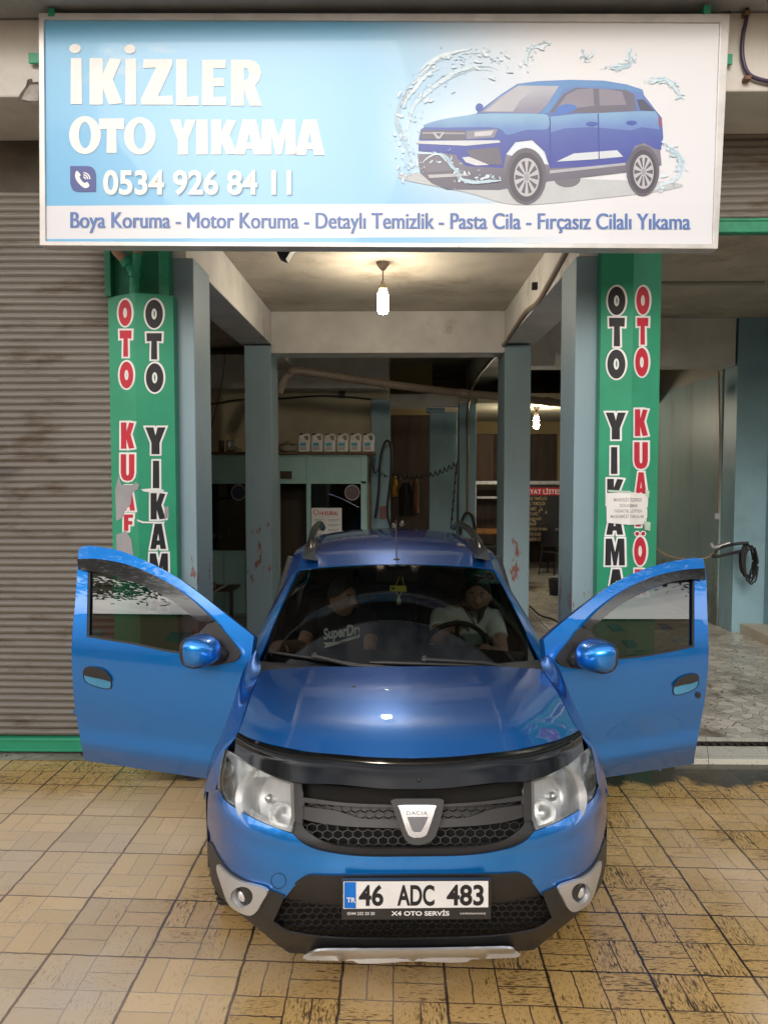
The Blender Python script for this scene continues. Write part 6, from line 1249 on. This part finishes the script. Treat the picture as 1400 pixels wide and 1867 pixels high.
def person(label, hx, hc, yaw, shirt, cx, arms, hairlo, beard, logo=None):
    p_ = thing('person', label, 'person', CW @ Vector((cx, 2.42, .56)), rz=CRZ); WM[p_] = WM[p_]
    P = CW.inverted() @ WM[p_]; 
    def fin(q, name, m, par=None, **k):
        inv = WM[p_].inverted() @ CW; q.v = [tuple(inv @ Vector(v)) for v in q.v]; return q.build(name, m, par or p_, local=True, **k)
    tx = hx
    secs = [(.52, 2.42, cx, .17, .13), (.70, 2.44, cx, .165, .12), (.86, 2.42, cx * .7 + tx * .3, .18, .125), (.98, 2.40, cx * .4 + tx * .6, .20, .12), (1.05, 2.39, cx * .25 + tx * .75, .195, .10), (1.09, 2.375, cx * .2 + tx * .8, .13, .075), (1.115, 2.36, tx, .075, .065)]
    q = MB(); torso(q, secs); q.tube([(tx, 2.36, 1.07), (tx + (hc[0] - tx) * .7, 2.33, 1.13), (hc[0], hc[1] + .02, hc[2] - .06)], [.065, .055, .055], 14)
    Rm = head(q, hc, yaw)
    shx = secs[4][2]
    for k, (el, wr, hd, up) in enumerate(arms):
        sx = -1 if k == 0 else 1; sh_ = Vector((shx + sx * .185, 2.39, 1.03)); q.tube([sh_, sh_.lerp(Vector(el), .5), el], [.056, .05, .042], 12); q.tube([el, Vector(el).lerp(Vector(wr), .4), wr], [.043, .041, .027], 12); hand_(q, wr, hd, up)
    for sx in (-1, 1): q.tube([(cx + sx * .09, 2.42, .58), (cx + sx * .13, 2.0, .66), (cx + sx * .12, 1.72, .36)], [.085, .07, .045], 12)
    bd = fin(q, 'body', M['skin']); remesh(bd, .0055, 2)
    q = MB(); torso(q, secs[:-1] + [(1.10, 2.37, tx * .9 + cx * .1, .10, .068)], .012)
    for k, (el, wr, hd, up) in enumerate(arms):
        sx = -1 if k == 0 else 1; sh_ = Vector((shx + sx * .175, 2.39, 1.035)); e_ = sh_.lerp(Vector(el), .62); q.tube([sh_, sh_.lerp(e_, .5), e_], [.066, .066, .064], 14)
    so2 = fin(q, 'shirt', shirt, ); remesh(so2, .010, 5)
    q = MB(); hair_cap(q, hc, Rm, 1, hairlo); fin(q, 'hair', M['hair'], solid=.008)
    if beard: q = MB(); beard_(q, hc, Rm, 1); fin(q, 'beard', M['hair'], solid=.006)
    q = MB()
    for sx in (-1, 1):
        e = Vector(hc) + Rm @ Vector((sx * .031, -.0765, .007)); q.lathe([(0, -.010), (.007, -.007), (.010, 0), (.007, .007), (0, .010)], e, Rm @ Vector((0, 1, 0)), 14, 0); q.lathe([(0, .0105), (.005, .0098), (.0055, .0085)], e, Rm @ Vector((0, -1, 0)), 12, 1)
        q.tube([Vector(hc) + Rm @ Vector((sx * (.016 + .03 * t), -.094 + .014 * t * t, .026 + .006 * math.sin(t * 2.6))) for t in (0, .35, .7, 1)], [.003, .0045, .004, .002], 6, 1)
    fin(q, 'eyes', [pm('eye white', (.6, .58, .55), .3), M['hair']])
    if logo: logo(fin, secs)
    return p_
def polo():
    n = NT('striped polo shirt'); z = n.xyz(n.obj())[2]; t = n.m('FRACT', n.m('MULTIPLY', n.m('ADD', z, .013), 5.2)); c = n.mix(n.m('GREATER_THAN', t, .55), (.62, .68, .63), (.16, .27, .25)); c = n.mix(n.m('GREATER_THAN', z, .475), c, (.62, .68, .64)); c = n.mix(n.noise(n.obj(), 30, 3), c, n.mix(.25, c, (.3, .3, .3))); n.set(Base_Color=c, Roughness=.9); return n.mat
hd = C(872, 1086, 2.18); print('driver head', hd)
def collar(fin, secs):
    z, y, x, a, b_ = secs[-2]; q = MB(); q.tube([Vector((hd.x - .01 + .085 * math.cos(t), 2.355 + .075 * math.sin(t), 1.105 + .012 * math.sin(t))) for t in [-1.9 + k * (2 * math.pi + .5) / 22 * .93 for k in range(23)]], .014, 8)
    q.tube([(hd.x - .075, 2.30, 1.10), (hd.x - .035, 2.265, 1.05), (hd.x - .012, 2.262, 1.0)], [.010, .016, .005], 8); q.tube([(hd.x + .06, 2.30, 1.10), (hd.x + .03, 2.265, 1.05), (hd.x + .008, 2.262, 1.0)], [.010, .016, .005], 8)
    fin(q, 'collar', M['inkblack'])
person('bearded driver in a pale striped polo shirt, one hand on the steering wheel', hd.x - .02, tuple(hd), R_(-14), polo(), .40, [((.27, 2.13, .93), tuple(C(836, 1141, 1.97)), (-.25, -.9, .25), (.1, .3, 1)), ((.68, 2.10, .84), (.56, 1.93, .90), (-.3, -.8, .3), (.3, .2, 1))], -.1, True, collar)
hp = C(624, 1090, 2.2); print('passenger head', hp)
tee = pm('black cotton shirt', (.014, .013, .014), .9, var=.2, sc=30)
def logo(fin, secs):
    z_, y_, x_, a_, b_ = secs[3]
    Fy = lambda X, Z: y_ - (b_ + .016) * math.sqrt(max(0.0, 1 - min(1, abs((X - x_) / (a_ + .014))) ** 2.4)) - .010
    fn = lambda x, y: hit(x, y, Fy, 3.6, 7)
    q = MB(); text_fit(q, 'SuperDry', 590, 661, 1166, 1146, fn, 0, .03, -11)
    vs, fs = cdt([[(589, 1172), (615, 1170), (640, 1162), (663, 1156), (663, 1160), (640, 1167), (612, 1176), (590, 1182), (594, 1176)]], 4); q.add([fn(*v) for v in vs], fs, 0)
    fin(q, 'shirt_print', M['printwhite']); q = MB(); text_fit(q, 'TEAM  SPORTS', 616, 660, 1176, 1169, fn, 0, .02, -4); fin(q, 'small_print', pm('dark red print', (.10, .015, .015), .8))
person('front passenger in a black printed shirt, turning towards the driver', hp.x + .01, tuple(hp), R_(48), tee, -.37, [((-.60, 2.22, .86), (-.70, 1.98, .93), (-.3, -.9, .1), (0, .1, 1)), ((-.16, 2.14, .84), (-.20, 1.93, .80), (.1, -.9, -.1), (0, .1, 1))], -.1, False, logo)
t = thing('air_freshener', 'yellow air freshener hanging from the rear view mirror', 'air freshener', CW @ C(726, 1074, 1.78), rz=CRZ)
fl = lambda q: setattr(q, 'v', [tuple(WM[t].inverted() @ CW @ Vector(v)) for v in q.v])
q = MB(); P = [C(x, y, 1.775) for x, y in ((711, 1068), (741, 1069), (741, 1079), (711, 1078))]; q.hull(P, [p_ + Vector((0, .012, 0)) for p_ in P]); P = [C(x, y, 1.773) for x, y in ((714, 1070), (722, 1073), (714, 1076))]; q.hull(P, [p_ + Vector((0, .004, 0)) for p_ in P], 1); fl(q); q.build('card', [pm('yellow card', (.62, .55, .04), .5), M['inkblack']], t, local=True)
q = MB(); q.tube([C(733, 1052, 1.79), C(736, 1066, 1.77), C(732, 1080, 1.77), C(728, 1088, 1.77), C(722, 1080, 1.77), C(722, 1066, 1.77), C(728, 1052, 1.79)], .0025, 6); fl(q); q.build('string', M['yellow'], t, local=True)
q = MB(); P0 = C(727, 1102, 1.775); q.lathe([(0, 0), (.013, .0), (.014, .028), (.006, .036), (.006, .048), (0, .048)], P0, n=14); fl(q); q.build('bottle', pm('pale bottle', (.55, .6, .4), .25), t, local=True)
# ================================================================ ACROSS THE STREET (seen in the car's glass and paint)
b = MB(); b.add([(-60, -8, .004), (60, -8, .004), (60, -2.6, .004), (-60, -2.6, .004)], [(0, 1, 2, 3)]); struct(b.build('road', pm('asphalt', (.05, .05, .052), .8, var=.2, sc=3, bump=.3, bsc=120)))
M['brick'] = pm('red rendered wall', (.30, .09, .055), .8, var=.1, sc=2); M['tan'] = pm('tan rendered wall', (.36, .25, .16), .8, var=.1, sc=2); M['roof'] = pm('red roof tiles', (.24, .07, .04), .8, var=.25, sc=8)
def house(label, x0, x1, h, m, aw):
    t = thing('street_house', label, 'house', ((x0 + x1) / 2, -10, 0))
    q = MB(); q.box(x0, x1, -18, -10, 0, h); q.build('wall', M[m], t)
    q = MB(); q.hull([Vector(v) for v in ((x0 - .4, -18.4, h), (x1 + .4, -18.4, h), (x1 + .4, -9.5, h), (x0 - .4, -9.5, h))], [Vector(v) for v in ((x0 + 2, -14.5, h + 1.6), (x1 - 2, -14.5, h + 1.6), (x1 - 2, -13.5, h + 1.6), (x0 + 2, -13.5, h + 1.6))]); q.build('roof', M['roof'], t)
    q = MB(); q.add([(x0, -9.98, 2.9), (x1, -9.98, 2.9), (x1, -8.4, 2.5), (x0, -8.4, 2.5)], [(0, 1, 2, 3)]); q.build('awning', M[aw], t, solid=.05)
    k = min(16, int((x1 - x0) / 3.2))
    for i in range(k):
        xc = x0 + (i + .5) * (x1 - x0) / k
        q = MB(); q.box(xc - .9, xc + .9, -10.02, -9.96, .1, 2.5); q.build('shop_window', M['dark'], t)
        z = 3.8
        while z < h - 1.2:
            q = MB(); q.box(xc - .55, xc + .55, -10.04, -9.96, z, z + 1.3); q.build('window', pm('dark window', (.03, .035, .04), .1), t); z += 2.9
house('low tan house with a green awning straight across the street', -7, 7, 3.9, 'tan', 'greendark'); house('tall red rendered house across the street, left of the low house', -90, -7.4, 10.2, 'brick', 'greendark'); house('tall tan house with a red awning across the street', 7.4, 90, 11.5, 'tan', 'brick')
def tree(label, x, y, h, cr, seed):
    r = random.Random(seed); t = thing('street_tree', label, 'tree', (x, y, 0)); q = MB()
    q.tube(crv([(x, y, 0), (x + .1, y, h * .3), (x - .1, y + .1, h * .6), (x, y, h * .8)], 4), [.13, .125, .12, .115, .11, .1, .1, .09, .08, .08, .07, .06, .05], 10)
    L2 = []
    for k in range(16):
        a = r.uniform(0, 6.28); z0 = h * r.uniform(.55, .75); e = Vector((x + math.cos(a) * cr * r.uniform(.5, 1), y + math.sin(a) * cr * r.uniform(.5, 1), h * r.uniform(.70, 1.02))); m_ = Vector((x, y, z0)).lerp(e, .5) + Vector((0, 0, .3)); q.tube([(x, y, z0), m_, e], [.07, .04, .015], 6); L2 += [m_, e, m_.lerp(e, .5)]
    q.build('trunk', M['darkbrown'], t); q = MB()
    for k in range(4200):
        c_ = r.choice(L2); p_ = c_ + Vector((r.gauss(0, .42), r.gauss(0, .42), r.gauss(-.05, .3))); a = Vector((r.gauss(0, 1), r.gauss(0, 1), r.gauss(0, .5))).normalized() * .10; b2 = a.orthogonal().normalized() * .04
        q.add([p_ - a, p_ - b2, p_ + a, p_ + b2], [(0, 1, 2, 3)])
    q.build('crown', pm('tree leaves', (.05, .09, .025), .6, var=.4, sc=3), t)
tree('street tree left of the doorway at the kerb', -11.6, .4, 9.0, 3.2, 3); tree('street tree right of the doorway at the kerb', 12.0, 2.4, 8.6, 3.4, 5)
